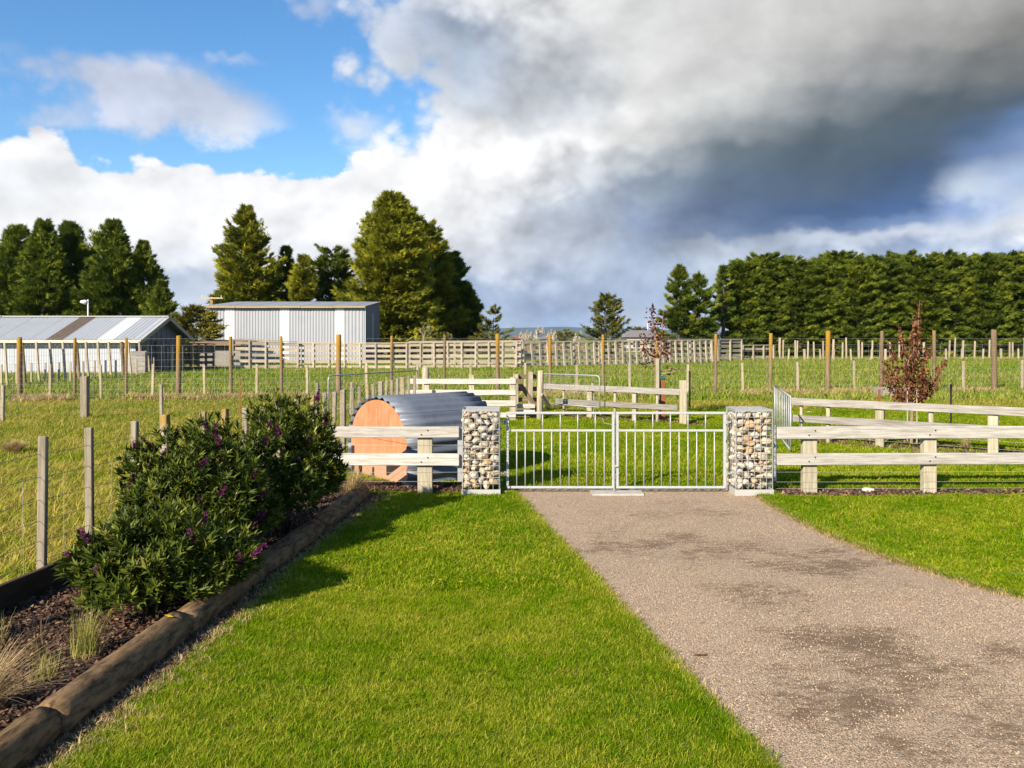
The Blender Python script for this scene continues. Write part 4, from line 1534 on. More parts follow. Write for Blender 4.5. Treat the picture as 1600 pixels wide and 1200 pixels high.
# far fences in front of the hedge
t = thing('far_fence', (34, 70, 0), 'far line of pale thin posts and battens in front of the tall hedge', 'fence')
cx6 = [580, 595, 617, 647, 653, 686, 698, 725, 752, 763, 803, 806, 843, 860, 880, 912, 925, 963, 967, 1000, 1022, 1042, 1080, 1128, 1160, 1182, 1275, 1288, 1310, 1340, 1344, 1393, 1428, 1455, 1466, 1505, 1540, 1553, 1577, 1600, 1640]
for i, c in enumerate(cx6):
    px = 1000 + c / 2.667
    short = i % 3 == 2
    Y = (66 if short else 70) + (c - 600) * 0.004
    post('post', gx(px, Y), Y, -0.02, 1.0 if short else random.uniform(1.5, 1.95), 0.16 if i % 5 == 0 else 0.11, 0.11, M['batten'], t, lean=(random.uniform(-.08, .08), 0))
netting(t, [(gx(1215, 70), 70), (gx(1640, 74), 74)], [0.4, 0.8, 1.2], 0, 0.005, M['wire'], None, (34, 70, 0))


# ------------------------------------------------------------------ corrugated shelter
def shelter():
    a = Vector((gx(635, 10.55), 10.55, 0))
    u = Vector((-0.64, 0.77, 0)).normalized()      # along the plywood end
    v = Vector((0.77, 0.64, 0)).normalized()       # along the ridge
    W, H, L, zs = 1.50, 1.09, 1.50, 0.50
    o0 = a + u * W / 2
    t = thing('corrugated_shelter', (o0 + v * L / 2), 'low animal shelter of curved corrugated iron with an orange plywood end', 'shelter')
    def prof(s, k=0.0):
        """Arch outline, s 0..1 from the right foot over the top."""
        leg = zs
        arc = math.pi * 0.5 * (W / 2 + (H - zs)) * 1.0
        tot = 2 * leg + arc
        q = s * tot
        if q < leg: return (-W / 2 - k, q), (-1, 0)
        if q > leg + arc: return (W / 2 + k, tot - q), (1, 0)
        th = math.pi * (q - leg) / arc
        c_, s_ = -math.cos(th), math.sin(th)
        return ((W / 2 + k) * c_, zs + (H - zs + k) * s_), (c_, s_)
    # plywood end: an arched upper panel over a lower one, a gap between them
    n = 40
    zj = 0.545
    def slab(nm, out):
        k = len(out)
        V = [o0 + u * x + v * (dd + 0.03) + Vector((0, 0, z)) for dd in (0.0, 0.018) for x, z in out]
        F = [tuple(range(k - 1, -1, -1)), tuple(range(k, 2 * k))] + [(q, (q + 1) % k, k + (q + 1) % k, k + q) for q in range(k)]
        e = mesh_obj(nm, V, F, M['ply'], t, o0)
        bm = bmesh.new(); bm.from_mesh(e.data)
        bmesh.ops.recalc_face_normals(bm, faces=bm.faces); bm.to_mesh(e.data); bm.free()
        return e
    arch = [prof(i / n, -0.02)[0] for i in range(n + 1)]
    xj = max(x for x, z in arch if z <= zj)
    up_p = slab('end_panel', [(-xj, zj + 0.003)] + [p for p in arch if p[1] > zj + 0.01] + [(xj, zj + 0.003)])
    lo_p = slab('end_panel', [(-W / 2 + 0.02, 0.0), (-W / 2 + 0.02, zj - 0.003), (W / 2 - 0.02, zj - 0.003), (W / 2 - 0.02, 0.0)])
    for k in range(13):
        (x, z), nn = prof(0.10 + 0.80 * k / 12, -0.06)
        mb = MB()
        c_ = o0 + u * x + v * 0.029 + Vector((0, 0, z))
        mb.tube([c_, c_ - v * 0.004], 0.008, 6)
        mb.build('screw', M['galv'], up_p if z > zj else lo_p, o0)
    # inner framing stub
    board('frame_leg', o0 + u * (W * 0.30) - v * 0.02 + Vector((0, 0, 0.0)), o0 + u * (W * 0.30) - v * 0.02 + Vector((0, 0, 0.30)), 0.09, 0.04, M['ply'], t)
    # roof of three overlapping sheets, corrugated around the arch
    ncor = 22
    per = 6
    for k in range(3):
        s0, s1 = k / 3 - (0.012 if k else 0), (k + 1) / 3
        V, F = [], []
        m = int(ncor * per / 3)
        cols = 5
        for j in range(cols):
            for i in range(m + 1):
                s = s0 + (s1 - s0) * i / m
                (x, z), nn = prof(s, 0.012 + 0.004 * k)
                h = 0.019 * math.cos(2 * math.pi * ncor * s)
                V.append(o0 + u * (x + nn[0] * h) + v * (L * j / (cols - 1)) + Vector((0, 0, max(0.03, z + nn[1] * h))))
        for j in range(cols - 1):
            for i in range(m):
                b = j * (m + 1) + i
                F.append((b, b + 1, b + m + 2, b + m + 1))
        r = mesh_obj('roof_sheet', V, F, M['shelter_iron'], t, o0, True)
        so = r.modifiers.new('thick', 'SOLIDIFY')
        so.thickness = 0.002
    board('ground_skid', o0 - u * (W / 2 - 0.04) + Vector((0, 0, 0.03)), o0 - u * (W / 2 - 0.04) + v * L + Vector((0, 0, 0.03)), 0.06, 0.05, M['rail_grey'], t)
    # back panel
    V = [o0 + u * prof(i / n, -0.02)[0][0] + v * (L - 0.04) + Vector((0, 0, max(0, prof(i / n, -0.02)[0][1]))) for i in range(n + 1)]
    V += [p_ + v * 0.018 for p_ in V]
    F = [tuple(range(n, -1, -1)), tuple(range(n + 1, 2 * n + 2))] + [(i, i + 1, n + 2 + i, n + 1 + i) for i in range(n)]
    mesh_obj('back_panel', V, F, M['ply'], t, o0)


shelter()


# ------------------------------------------------------------------ sheds
def cor_sheet(name, p0, du, dv, nrm, pitch, amp, mat, parent, loc, box=True):
    """A corrugated sheet: ridges run along dv, the wave along du."""
    n = max(2, int(du.length / pitch)) * 4
    V, F = [], []
    for j in range(2):
        for i in range(n + 1):
            f = i / n
            ph = (i % 4)
            h = amp * (1, 0, -1, 0)[ph] if not box else amp * (1, 1, -1, -1)[ph]
            V.append(p0 + du * f + dv * j + nrm * h)
    for i in range(n):
        F.append((i, i + 1, n + 2 + i, n + 1 + i))
    return mesh_obj(name, V, F, mat, parent, loc)


def long_shed():
    Yf, Yb = 42.0, 48.2
    ze, za = 1.90, 3.02
    xr, xl = -19.0, -46.0
    ym = (Yf + Yb) / 2
    t = thing('long_shed', ((xl + xr) / 2, ym, 0), 'long low corrugated farm shed with gable roof and one brown roof sheet', 'shed')
    L = t.location.copy()
    X, Yv, Z = Vector((1, 0, 0)), Vector((0, 1, 0)), Vector((0, 0, 1))
    n = 22
    for i in range(n):
        x0, x1 = xl + (xr - xl) * i / n, xl + (xr - xl) * (i + 1) / n
        cor_sheet('wall_sheet', Vector((x0, Yf, 0)), X * (x1 - x0 - 0.01), Z * (ze - 0.02), Vector((0, -1, 0)), 0.12, 0.008, M['shed_wall_pale'], t, L, False)
    # back wall and gables
    mb = MB()
    mb.box(((xl + xr) / 2, Yb, ze / 2), (xr - xl, 0.06, ze))
    mb.build('back_wall', M['shed_wall'], t, L)
    for x, nm in ((xl, 'gable_wall'), (xr, 'gable_wall')):
        V = [(x, Yf, 0), (x, Yb, 0), (x, Yb, ze), (x, ym, za - 0.03), (x, Yf, ze)]
        V += [(q[0] - 0.05, q[1], q[2]) for q in V]
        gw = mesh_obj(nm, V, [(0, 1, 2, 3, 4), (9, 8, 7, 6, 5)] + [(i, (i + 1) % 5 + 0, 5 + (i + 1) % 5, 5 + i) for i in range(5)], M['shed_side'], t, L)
    # gable cladding ribs
    for i in range(9):
        y = Yf + 0.6 + (Yb - Yf - 1.2) * i / 8
        z1 = ze + (za - ze) * (1 - abs(y - ym) / (ym - Yf)) - 0.12
        mb = MB()
        mb.box((xr + 0.012, y, z1 / 2), (0.02, 0.04, z1))
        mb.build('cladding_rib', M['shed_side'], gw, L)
    # roof sheets: front slope one by one, rear slope in bays
    oh = 0.35
    ef = Vector((0, Yf - oh, ze - oh * (za - ze) / (ym - Yf)))
    sl = Vector((0, ym - (Yf - oh), za - ef.z))
    nf = Vector((0, -(za - ef.z), ym - Yf)).normalized()
    x = xl
    w = 0.84
    xe = xr + 0.45
    i = 0
    while x < xe - 0.02:
        x1 = min(xe, x + w)
        c = (x + x1) / 2
        brown = -23.3 < c < -22.4
        white = -21.0 < c < -20.0
        mat = M['roof_rust'] if brown else (M['shed_white'] if white else M['roof_iron'])
        s = cor_sheet('roof_sheet', Vector((x, ef.y, ef.z)) + nf * (0.03 + 0.006 * (i % 2)), X * (x1 - x), sl, nf, 0.20, 0.022, mat, t, L, False)
        if brown: s['label'] = 'rust brown roof sheet'
        if white: s['label'] = 'bright white translucent roof sheet'
        cor_sheet('roof_sheet', Vector((x, Yb + oh, ef.z)) + Vector((0, nf.y * -1, nf.z)) * (0.03 + 0.006 * (i % 2)), X * (x1 - x), Vector((0, -sl.y, sl.z)), Vector((0, -nf.y, nf.z)), 0.14, 0.012, M['roof_iron'], t, L, False)
        x = x1
        i += 1
    for q, (x0, x1) in enumerate(((xl, -32.5), (-32.45, -27.6), (-27.55, xe))):
        mb = MB()
        mb.box(((x0 + x1) / 2, ym, za + 0.05 + 0.02 * (q == 1)), (x1 - x0, 0.36, 0.04))
        mb.build('ridge_cap', M['roof_iron'], t, L)
    mb = MB()
    mb.box(((xl + xe) / 2, Yf - oh - 0.04, ef.z - 0.05), (xe - xl, 0.10, 0.14))
    mb.build('gutter', M['fascia'], t, L)
    for sy in (-1, 1):
        e0 = Vector((xe + 0.02, ym + sy * (ym - Yf + oh), ef.z - 0.06))
        board('barge_board', e0, Vector((xe + 0.02, ym, za - 0.05)), 0.20, 0.04, M['yard'], t, bev=0)
    return t


long_shed()


def big_shed():
    Yf, Yb = 58.0, 64.5
    xl, xr = gx(324, Yf), gx(570, Yf)
    zf, zb = 4.05, 4.62
    t = thing('grey_shed', ((xl + xr) / 2, (Yf + Yb) / 2, 0), 'tall grey lean-to shed with three bright white wall stripes', 'shed')
    L = t.location.copy()
    X, Z = Vector((1, 0, 0)), Vector((0, 0, 1))
    nb = Vector((0, -1, 0))
    whites = [(352, 366), (438, 451.5), (524, 537.5)]
    edges = [xl]
    for a, b in whites: edges += [gx(a, Yf), gx(b, Yf)]
    edges.append(xr)
    for i in range(len(edges) - 1):
        a, b = edges[i], edges[i + 1]
        if i % 2 == 1:
            s = cor_sheet('wall_sheet', Vector((a, Yf - 0.01, 0)), X * (b - a), Z * zf, nb, 0.2, 0.012, M['shed_white'], t, L)
            s['label'] = 'bright white wall sheet'
            continue
        k = max(1, round((b - a) / 0.8))
        for j in range(k):
            q0, q1 = a + (b - a) * j / k, a + (b - a) * (j + 1) / k
            cor_sheet('wall_sheet', Vector((q0, Yf + 0.006 * (j % 2), 0)), X * (q1 - q0), Z * zf, nb, 0.2, 0.014, M['shed_wall'], t, L)
    for x in (xl, xr):
        V = [(x, Yf, 0), (x, Yb, 0), (x, Yb, zb), (x, Yf, zf)]
        V += [(q[0] - 0.05, q[1], q[2]) for q in V]
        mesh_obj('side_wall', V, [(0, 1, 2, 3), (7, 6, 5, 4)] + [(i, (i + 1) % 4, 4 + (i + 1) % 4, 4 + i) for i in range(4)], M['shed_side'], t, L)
    mb = MB()
    mb.box(((xl + xr) / 2, Yb, zb / 2), (xr - xl, 0.05, zb))
    mb.build('back_wall', M['shed_wall'], t, L)
    mb = MB()
    mb.box((xr + 0.03, Yf + 3.1, 1.85), (0.05, 0.28, 3.7))
    o = mb.build('downpipe', M['roof_iron'], t, L)
    mb = MB()
    mb.box((xr + 0.02, Yf + 0.06, zf / 2 - 0.02), (0.05, 0.10, zf - 0.04))
    mb.build('corner_flashing', M['shed_white'], t, L)
    # roof
    nrm = Vector((0, -(zb - zf), Yb - Yf)).normalized()
    k = 13
    for j in range(k):
        a, b = xl - 0.2 + (xr + 0.35 - xl) * j / k, xl - 0.2 + (xr + 0.35 - xl) * (j + 1) / k
        cor_sheet('roof_sheet', Vector((a, Yf - 0.25, zf + 0.06 + 0.008 * (j % 2))), X * (b - a), Vector((0, Yb - Yf + 0.4, (zb - zf) * 1.06)), nrm, 0.2, 0.014, M['roof_iron'], t, L)
    for j in range(5):
        a, b = xl - 0.2 + (xr + 0.3 - xl) * j / 5, xl - 0.2 + (xr + 0.3 - xl) * (j + 1) / 5 - 0.02
        mb = MB()
        mb.box(((a + b) / 2, Yf - 0.24, zf + 0.005 - 0.01 * (j % 2)), (b - a, 0.10, 0.13))
        mb.build('gutter', M['gutter'], t, L)


big_shed()


# ------------------------------------------------------------------ stock yards of weathered rails
def yard(label, pa, pb, za, zb, n_posts, rails, mat=None, px_ref=None, lean=0.0, post_w=0.13, gap=0.5, drop=True, pm=None):
    """Board-and-post yard fence from pa to pb (x, y), tops za to zb."""
    a, b = Vector(pa + (0,)), Vector(pb + (0,))
    t = thing('yard_fence', (a + b) / 2, label, 'fence', 'stock yard fences')
    mat = mat or M['yard']
    d = (b - a)
    nrm = Vector((d.y, -d.x, 0)).normalized()
    for i in range(n_posts):
        f = i / (n_posts - 1)
        q = a + d * f + nrm * 0.06
        post('post', q.x, q.y, -0.02, (za + (zb - za) * f) + 0.02, post_w, 0.09, pm or M['yard'], t, lean=(lean + random.uniform(-.03, .03), 0), rot=math.atan2(d.y, d.x))
    bays = max(1, n_posts // 4)
    for k in range(rails):
        for j in range(bays):
            f0, f1 = j / bays, (j + 1) / bays - 0.004
            def z_(f): return (za + (zb - za) * f) * ((k + 0.55) / rails) + random.uniform(-.015, .015)
            h = (za + zb) / 2 / rails * (1 - gap) * random.uniform(0.92, 1.05)
            q0, q1 = a + d * f0, a + d * f1
            board('rail', (q0.x, q0.y, z_(f0)), (q1.x, q1.y, z_(f1)), h, 0.035, mat, t, bev=0)
    board('top_rail', (a.x, a.y - 0.03, za + 0.01), (b.x, b.y - 0.03, zb + 0.01), 0.06, 0.13, mat, t, bev=0)
    return t


def yp(px, Y): return (gx(px, Y), Y)


yard('weathered yard fence left of the grey shed, highest at its left end', yp(364, 48.5), yp(465, 49.5), 1.80, 1.66, 5, 5, gap=0.46, post_w=0.10)
yard('weathered yard fence across the front of the grey shed', yp(466, 49.8), yp(612, 49.5), 1.60, 1.58, 7, 5, gap=0.48, post_w=0.10)
yard('weathered yard fence in front of the biggest cypress', yp(613, 49.5), yp(806, 50.5), 1.60, 1.66, 10, 5, gap=0.48, post_w=0.10)
yard('second yard fence standing behind the one by the biggest cypress', yp(640, 54), yp(812, 56), 1.66, 1.70, 6, 4, gap=0.70)
yard('long yard fence of close leaning battens right of the pampas grass', yp(806, 51), yp(1122, 62), 1.62, 1.75, 30, 4, lean=-0.13, post_w=0.15, gap=0.62)
yard('inner yard fence behind the close leaning battens', yp(812, 57), yp(1110, 67), 1.62, 1.75, 9, 4, gap=0.72)
yard('pale yard gate panels at the right end of the yards', yp(1122, 64), yp(1158, 66), 1.75, 1.78, 3, 5, gap=0.4)
yard('low pale yard rails beside the tall hedge', yp(1160, 67), yp(1208, 69), 1.3, 1.3, 4, 2, gap=0.72)
yard('dark brown slatted yard fence beside the gable of the long shed', yp(285, 47.0), yp(333, 48.2), 1.6, 1.55, 5, 5, M['yard_brown'], gap=0.45, pm=M['yard_brown'])
yard('brown slatted yard fence half hidden by the shed gable', yp(252, 45.5), yp(284, 46.6), 1.35, 1.4, 5, 4, M['yard_brown'], gap=0.5, pm=M['yard'])
# old pallets against the shed
t = thing('pallet_stack', (gx(217, 41.6), 41.4, 0), 'grey weathered boards propped against the corner of the long shed', 'boards')
for k in range(5):
    board('plank', (gx(205, 41.2), 41.2, 0.13 + 0.25 * k), (gx(227, 41.2), 41.2, 0.13 + 0.25 * k), 0.235, 0.03, M['rail_grey'], t, bev=0)
for px in (206, 227):
    post('post', gx(px, 41.25), 41.3, -0.02, 1.25, 0.09, 0.06, M['yard'], t)
# low brown-roofed hut between the sheds
t = thing('small_hut', (gx(340, 53), 53, 0), 'small low hut with a brown roof between the two sheds', 'hut')
mb = MB(); mb.box((gx(346, 53), 53.5, 0.75), (2.6, 1.6, 1.5)); mb.build('wall', M['rail_grey'], t, WP[t.name])
mb = MB(); mb.box((gx(343, 53), 53.3, 1.60), (3.2, 2.2, 0.22), Matrix.Rotation(0.06, 3, 'X')); mb.build('roof', M['yard_brown'], t, WP[t.name])

# poles
t = thing('power_pole', (gx(331.5, 66), 66, 0), 'short wooden power pole with crossarm behind the grey shed', 'pole')
mb = MB(); mb.tube([(gx(331.5, 66), 66, -0.1), (gx(331.5, 66), 66, 5.15)], 0.11, 10); mb.build('pole', M['post_deer'], t, WP[t.name], True)
mb = MB(); mb.box((gx(332, 66), 65.86, 5.05), (1.75, 0.10, 0.11)); arm = mb.build('crossarm', M['batten'], t, WP[t.name])
for k in (-0.75, 0.75):
    mb = MB(); mb.tube([(gx(332, 66) + k, 65.86, 5.10), (gx(332, 66) + k, 65.86, 5.26)], 0.03, 6); mb.build('insulator', M['white_paint'], arm, WP[t.name], True)
t = thing('lamp_pole', (gx(137.5, 49), 49, 0), 'thin white pole with a lamp head behind the long shed roof', 'pole')
x = gx(137.5, 49)
mb = MB(); mb.tube([(x, 49, 0), (x, 49, 4.16)], 0.04, 8); mb.build('pole', M['white_paint'], t, WP[t.name], True)
mb = MB()
mb.tube([(x, 49, 4.06), (x - 0.16, 48.95, 4.0), (x - 0.40, 48.9, 4.03)], [0.05, 0.15, 0.06], 10)
mb.build('lamp_head', M['white_paint'], t, WP[t.name], True)
t = thing('white_mast', (gx(1012, 150), 150, 0), 'thin white mast far beyond the yards, left of the hedge', 'mast')
mb = MB(); mb.tube([(gx(1012, 150), 150, 0), (gx(1012, 150), 150, 4.8)], 0.09, 8); mb.build('pole', M['white_paint'], t, WP[t.name], True)


def house(px0, px1, Y, ze, zr, roof, label):
    x0, x1 = gx(px0, Y), gx(px1, Y)
    t = thing('house', ((x0 + x1) / 2, Y, 0), label, 'house', 'far houses')
    L = WP[t.name]
    dp = 7.0
    mb = MB(); mb.box(((x0 + x1) / 2, Y + dp / 2, ze / 2), (x1 - x0 - 0.8, dp - 0.8, ze)); wl_ = mb.build('wall', M['wall_cream'], t, L)
    V = [(x0, Y, ze), (x1, Y, ze), (x1, Y + dp, ze), (x0, Y + dp, ze), (x0 + 1.2, Y + dp / 2, zr), (x1 - 1.2, Y + dp / 2, zr)]
    mesh_obj('roof', V, [(0, 1, 5, 4), (1, 2, 5), (2, 3, 4, 5), (3, 0, 4), (3, 2, 1, 0)], roof, t, L)
    for k in (0.3, 0.7):
        mb = MB(); mb.box((x0 + (x1 - x0) * k, Y + 0.36, ze * 0.55), (0.9, 0.12, 0.9)); mb.build('window', M['window_dark'], wl_, L)


house(975, 1042, 115, 2.0, 3.0, M['roof_grey'], 'distant low house with grey roof behind the small red tree')
house(796, 822, 130, 1.75, 2.35, M['roof_red'], 'distant house with low red roof right of the big cypress')
house(842, 866, 150, 1.7, 2.3, M['roof_grey'], 'distant grey-roofed house behind the pampas plumes')

# ------------------------------------------------------------------ border logs
def border_log(p0, p1, r, label):
    p0, p1 = Vector(p0), Vector(p1)
    d = p1 - p0
    n, m = max(10, int(d.length / 0.08)), 18
    V, F = [], []
    ph = random.uniform(0, 6)
    X = d.normalized(); Yv = Vector((0, 0, 1)).cross(X).normalized()
    Lg = d.length
    for i in range(n + 1):
        f = i / n
        e = min(f, 1 - f) * Lg
        k = 1.0 if e > 0.02 else 0.93
        rr = r * k * (1 + 0.03 * math.sin(f * 5 + ph))
        for j in range(m):
            a = 2 * math.pi * j / m
            q = rr * (1 + 0.035 * math.sin(3 * a + ph) + 0.02 * math.sin(7 * a + f * 9 + ph) + random.uniform(-0.022, 0.022))
            V.append(((f - 0.5) * Lg, math.cos(a) * q, math.sin(a) * q))
    for i in range(n):
        for j in range(m):
            j2 = (j + 1) % m
            F.append((i * m + j, i * m + j2, (i + 1) * m + j2, (i + 1) * m + j))
    F.append(tuple(range(m - 1, -1, -1)))
    F.append(tuple(n * m + j for j in range(m)))
    o = mesh_obj('border_log', V, F, M['log'], None, (p0 + p1) / 2, True, local=True)
    o.rotation_euler = Matrix((X, Yv, X.cross(Yv))).transposed().to_euler()
    tag(o, label, 'log', 'logs edging the garden bed')


LZ = 0.055
border_log((-2.25, 2.9, LZ), (-2.23, 3.95, LZ), 0.104, 'round border log nearest the camera, below the dry grass clump')
border_log((-2.22, 3.97, LZ), (-2.12, 5.28, LZ + 0.01), 0.106, 'long round border log with a yellow leaf on it')
border_log((-2.115, 5.30, LZ), (-2.02, 6.55, LZ), 0.102, 'round border log under the front hebe shrub')
border_log((-2.015, 6.57, LZ), (-1.90, 8.05, LZ), 0.099, 'round border log under the purple-flowered tall hebe')
border_log((-1.895, 8.07, LZ), (-1.79, 9.95, LZ), 0.097, 'last round border log, ending near the corrugated shelter')

# ------------------------------------------------------------------ trees
def unit(a):
    return a / (np.linalg.norm(a, axis=-1, keepdims=True) + 1e-9)


def sprays(P, D, Ls, rng, spread=0.55, width=0.105, tris=3):
    """Pointed leaf sprays: at each P a fan of thin triangles along D, length Ls."""
    n = len(P)
    R = unit(rng.normal(0, 1, (n, 3)))
    Sv = unit(np.cross(D, R))
    V, F = [], []
    offs = {1: [0.0], 2: [-0.6, 0.6], 3: [-1.0, 0.0, 1.0], 5: [-1.4, -0.7, 0, 0.7, 1.4]}[tris]
    W = Sv * (Ls * width)[:, None]
    for k, o in enumerate(offs):
        d = unit(D + Sv * spread * o + rng.normal(0, 0.12, (n, 3)))
        l = Ls * (1.0 - 0.22 * abs(o)) * rng.uniform(0.8, 1.2, n)
        V += [P - W, P + W, P + d * l[:, None]]
    V = np.stack(V, 1).reshape(-1, 3)
    F = np.arange(len(V)).reshape(-1, 3)
    return V, F


def conifer_mesh(name, H, zb, R, prof, nb, ns, sl, mat, seed, up=0.35, droop=0.0, lump=0.25, inner=0.35, wig=0.12, leaders=0):
    """Branches all round the trunk; each carries sprays on its outer part. prof(f) radius share at height share f."""
    rng = np.random.default_rng(seed)
    Ps, Ds, Ts, Ls = [], [], [], []
    lob = rng.uniform(0, 6.283, 6)
    for b in range(nb):
        f = rng.uniform(0, 1) ** 0.9
        az = rng.uniform(0, 6.283)
        rr = R * prof(f) * (1 + lump * (0.5 * math.sin(3 * az + lob[0] + 5 * f) + 0.5 * math.sin(2 * az + lob[1] - 9 * f))) * rng.uniform(0.72, 1.12)
        z0 = zb + (H - zb) * f
        n = max(4, int(ns * (0.35 + 0.65 * prof(f)) * rng.uniform(0.7, 1.3)))
        t = np.where(rng.uniform(0, 1, n) < 0.28, rng.uniform(inner * 0.6, 0.8, n), 1 - (1 - inner) * 0.75 * rng.uniform(0, 1, n) ** 1.3)
        out = np.array([math.cos(az), math.sin(az), 0.0])
        side = np.array([-math.sin(az), math.cos(az), 0.0])
        up_b = up * rng.uniform(0.4, 1.4) * min(1.0, 0.1 + 2.2 * f)
        p = np.outer(t * rr, out)
        p[:, 2] = z0 + t * rr * up_b * (0.6 + 0.4 * t) - droop * (t * rr) ** 2
        wd = (0.14 + 0.24 * (1 - t)) * max(0.5, rr) * 0.6
        p += side * (rng.normal(0, 1, n) * wd)[:, None]
        p[:, 2] += rng.normal(0, wig, n) * max(0.4, rr * 0.35) * 0.6
        d = unit(out * 0.9 + side * rng.normal(0, 0.45, (n, 1)) + np.array([0, 0, 1.0]) * (up_b + rng.normal(0.15, 0.35, (n, 1))))
        Ps.append(p); Ds.append(d)
        Ts.append(np.clip(rng.normal(0.5, 0.17) + rng.normal(0, 0.10, n) + (t - 0.7) * 0.35, 0, 1))
        Ls.append(sl * rng.uniform(0.6, 1.35, n))
    # side leaders give the top its points
    for q in range(leaders):
        az = rng.uniform(0, 6.283); r0 = R * 0.62 * math.sqrt(rng.uniform(0, 1))
        f0 = 0.80 + 0.16 * (1 - r0 / R) * rng.uniform(0.6, 1.2)
        hl = H * rng.uniform(0.10, 0.17)
        n = int(ns * 0.55)
        t = rng.uniform(0, 1, n)
        w_ = 0.20 * (1.08 - t) * hl
        p = np.stack([r0 * math.cos(az) + rng.normal(0, 1, n) * w_, r0 * math.sin(az) + rng.normal(0, 1, n) * w_, zb + (H - zb) * (f0 - 0.10) + t * hl], 1)
        Ps.append(p); Ds.append(unit(rng.normal(0, 0.45, (n, 3)) + np.array([0, 0, 1.0])))
        Ts.append(np.clip(rng.normal(0.6, 0.15, n), 0, 1)); Ls.append(sl * 0.8 * rng.uniform(0.5, 1.1, n))
    # leader
    n = int(ns * 0.8)
    t = rng.uniform(0.86, 1.0, n)
    p = np.stack([rng.normal(0, 0.05 * R, n) * (1.1 - t) * 3, rng.normal(0, 0.05 * R, n) * (1.1 - t) * 3, zb + (H - zb) * t], 1)
    Ps.append(p); Ds.append(unit(rng.normal(0, 0.5, (n, 3)) + np.array([0, 0, 1.1]))); Ts.append(rng.uniform(0.4, 0.8, n)); Ls.append(sl * rng.uniform(0.6, 1.2, n))
    P, D, T, L = np.concatenate(Ps), np.concatenate(Ds), np.concatenate(Ts), np.concatenate(Ls)
    V, F = sprays(P, D, L, rng)
    return np_mesh(name, V, F, mat, tint=np.repeat(T, 9))


def trunk_mesh(name, H, r, limbs, mat, seed):
    rng = random.Random(seed)
    mb = MB()
    pts = [(rng.uniform(-1, 1) * 0.02 * H * (i / 6), rng.uniform(-1, 1) * 0.02 * H * (i / 6), H * i / 6 - (0.1 if i == 0 else 0)) for i in range(7)]
    mb.tube(pts, [r * (1.25 if i == 0 else 1.0 - 0.85 * i / 6) for i in range(7)], 8)
    for k in range(limbs):
        z = H * rng.uniform(0.12, 0.75)
        a = rng.uniform(0, 6.283)
        l = (H - z) * 0.30 * rng.uniform(0.6, 1.1)
        rr = r * 0.3 * (1 - z / H)
        mb.tube([(0, 0, z), (math.cos(a) * l * 0.5, math.sin(a) * l * 0.5, z + l * 0.2), (math.cos(a) * l, math.sin(a) * l, z + l * 0.5)], [rr, rr * 0.7, rr * 0.25], 5)
    me = bpy.data.meshes.new(name)
    me.from_pydata(mb.v, [], mb.f)
    me.materials.append(mat)
    me.polygons.foreach_set('use_smooth', [True] * len(me.polygons))
    return me


def plant_tree(name, x, y, crown, trunk, label, cat='tree', group=None, scale=1.0, rot=0.0, zs=1.0):
    t = thing(name, (x, y, 0), label, cat, group)
    t.rotation_euler = (0, 0, rot)
    t.scale = (scale, scale, scale * zs)
    for nm, me in (('crown', crown), ('trunk', trunk)):
        o = bpy.data.objects.new(nm, me)
        C.objects.link(o)
        o.parent = t
    return t


col_prof = lambda f: (0.75 + 0.25 * min(1, f / 0.15)) * (1 - max(0, (f - 0.25) / 0.75) ** 1.5 * 0.93)
cone_prof = lambda f: (0.85 + 0.15 * min(1, f / 0.1)) * (1 - f) ** 0.72 + 0.04
big_prof = lambda f: (0.88 + 0.12 * min(1, f / 0.2)) * max(0.06, (1 - max(0, f - 0.05) ** 2.1)) ** 0.9
hedge_prof = lambda f: (0.92 + 0.08 * min(1, f / 0.1)) * (1 - max(0, (f - 0.80) / 0.20) ** 2.0 * 0.60)
pine_prof = lambda f: (0.55 + 0.45 * min(1, f / 0.3)) * (1 - f) ** 0.6 + 0.06
round_prof = lambda f: math.sqrt(max(0.05, 1 - (2 * f - 0.95) ** 2)) * 0.97

TQ = TREES  # share of the full leaf count


def top_h(py, Y): return gz(py, Y)


# left group
LEFT = [(25, 355, 76, 3.2, 'leftmost tree of the dark conifer clump behind the long shed'), (69, 348, 74, 3.2, 'second conifer from the left behind the long shed, bushy top'),
        (110, 350, 77, 3.1, 'third conifer from the left behind the long shed, pale lamp pole below it'), (176, 348, 74, 3.3, 'fourth conifer behind the long shed, broadest open top'),
        (224, 380, 75, 2.6, 'lower pointed conifer near the right end of the left clump'), (252, 441, 73, 1.6, 'lowest conifer at the right end of the left clump')]
lc = [conifer_mesh('conifer_crown', 12.0, 0.4, 3.2, cone_prof if i == 1 else col_prof, int(330 * TQ), 110, 0.46, M['cypress_dark'], 20 + i, up=0.55, lump=0.3, leaders=5) for i in range(3)]
lt = trunk_mesh('conifer_trunk', 11.5, 0.32, 10, M['bark'], 4)
for i, (px, py, Y, r, lab) in enumerate(LEFT):
    H = top_h(py, Y)
    s = H / 12.0
    t = plant_tree('conifer', gx(px, Y), Y, lc[(0, 1, 0, 1, 1, 2)[i]], lt, lab, group='conifers behind the long shed', scale=s, rot=i * 1.3)
    k = r / 3.2 / s
    t.scale = (s * k, s * k, s)
# two more that fill the clump from behind, and one past the left frame edge
plant_tree('conifer', gx(-25, 78), 78, lc[2], lt, 'conifer cut by the left edge of the view, behind the shed', group='conifers behind the long shed', scale=0.98, rot=2.2)
plant_tree('conifer', gx(140, 80), 80, lc[2], lt, 'conifer filling the gap behind the third and fourth of the clump', group='conifers behind the long shed', scale=0.86, rot=0.4)

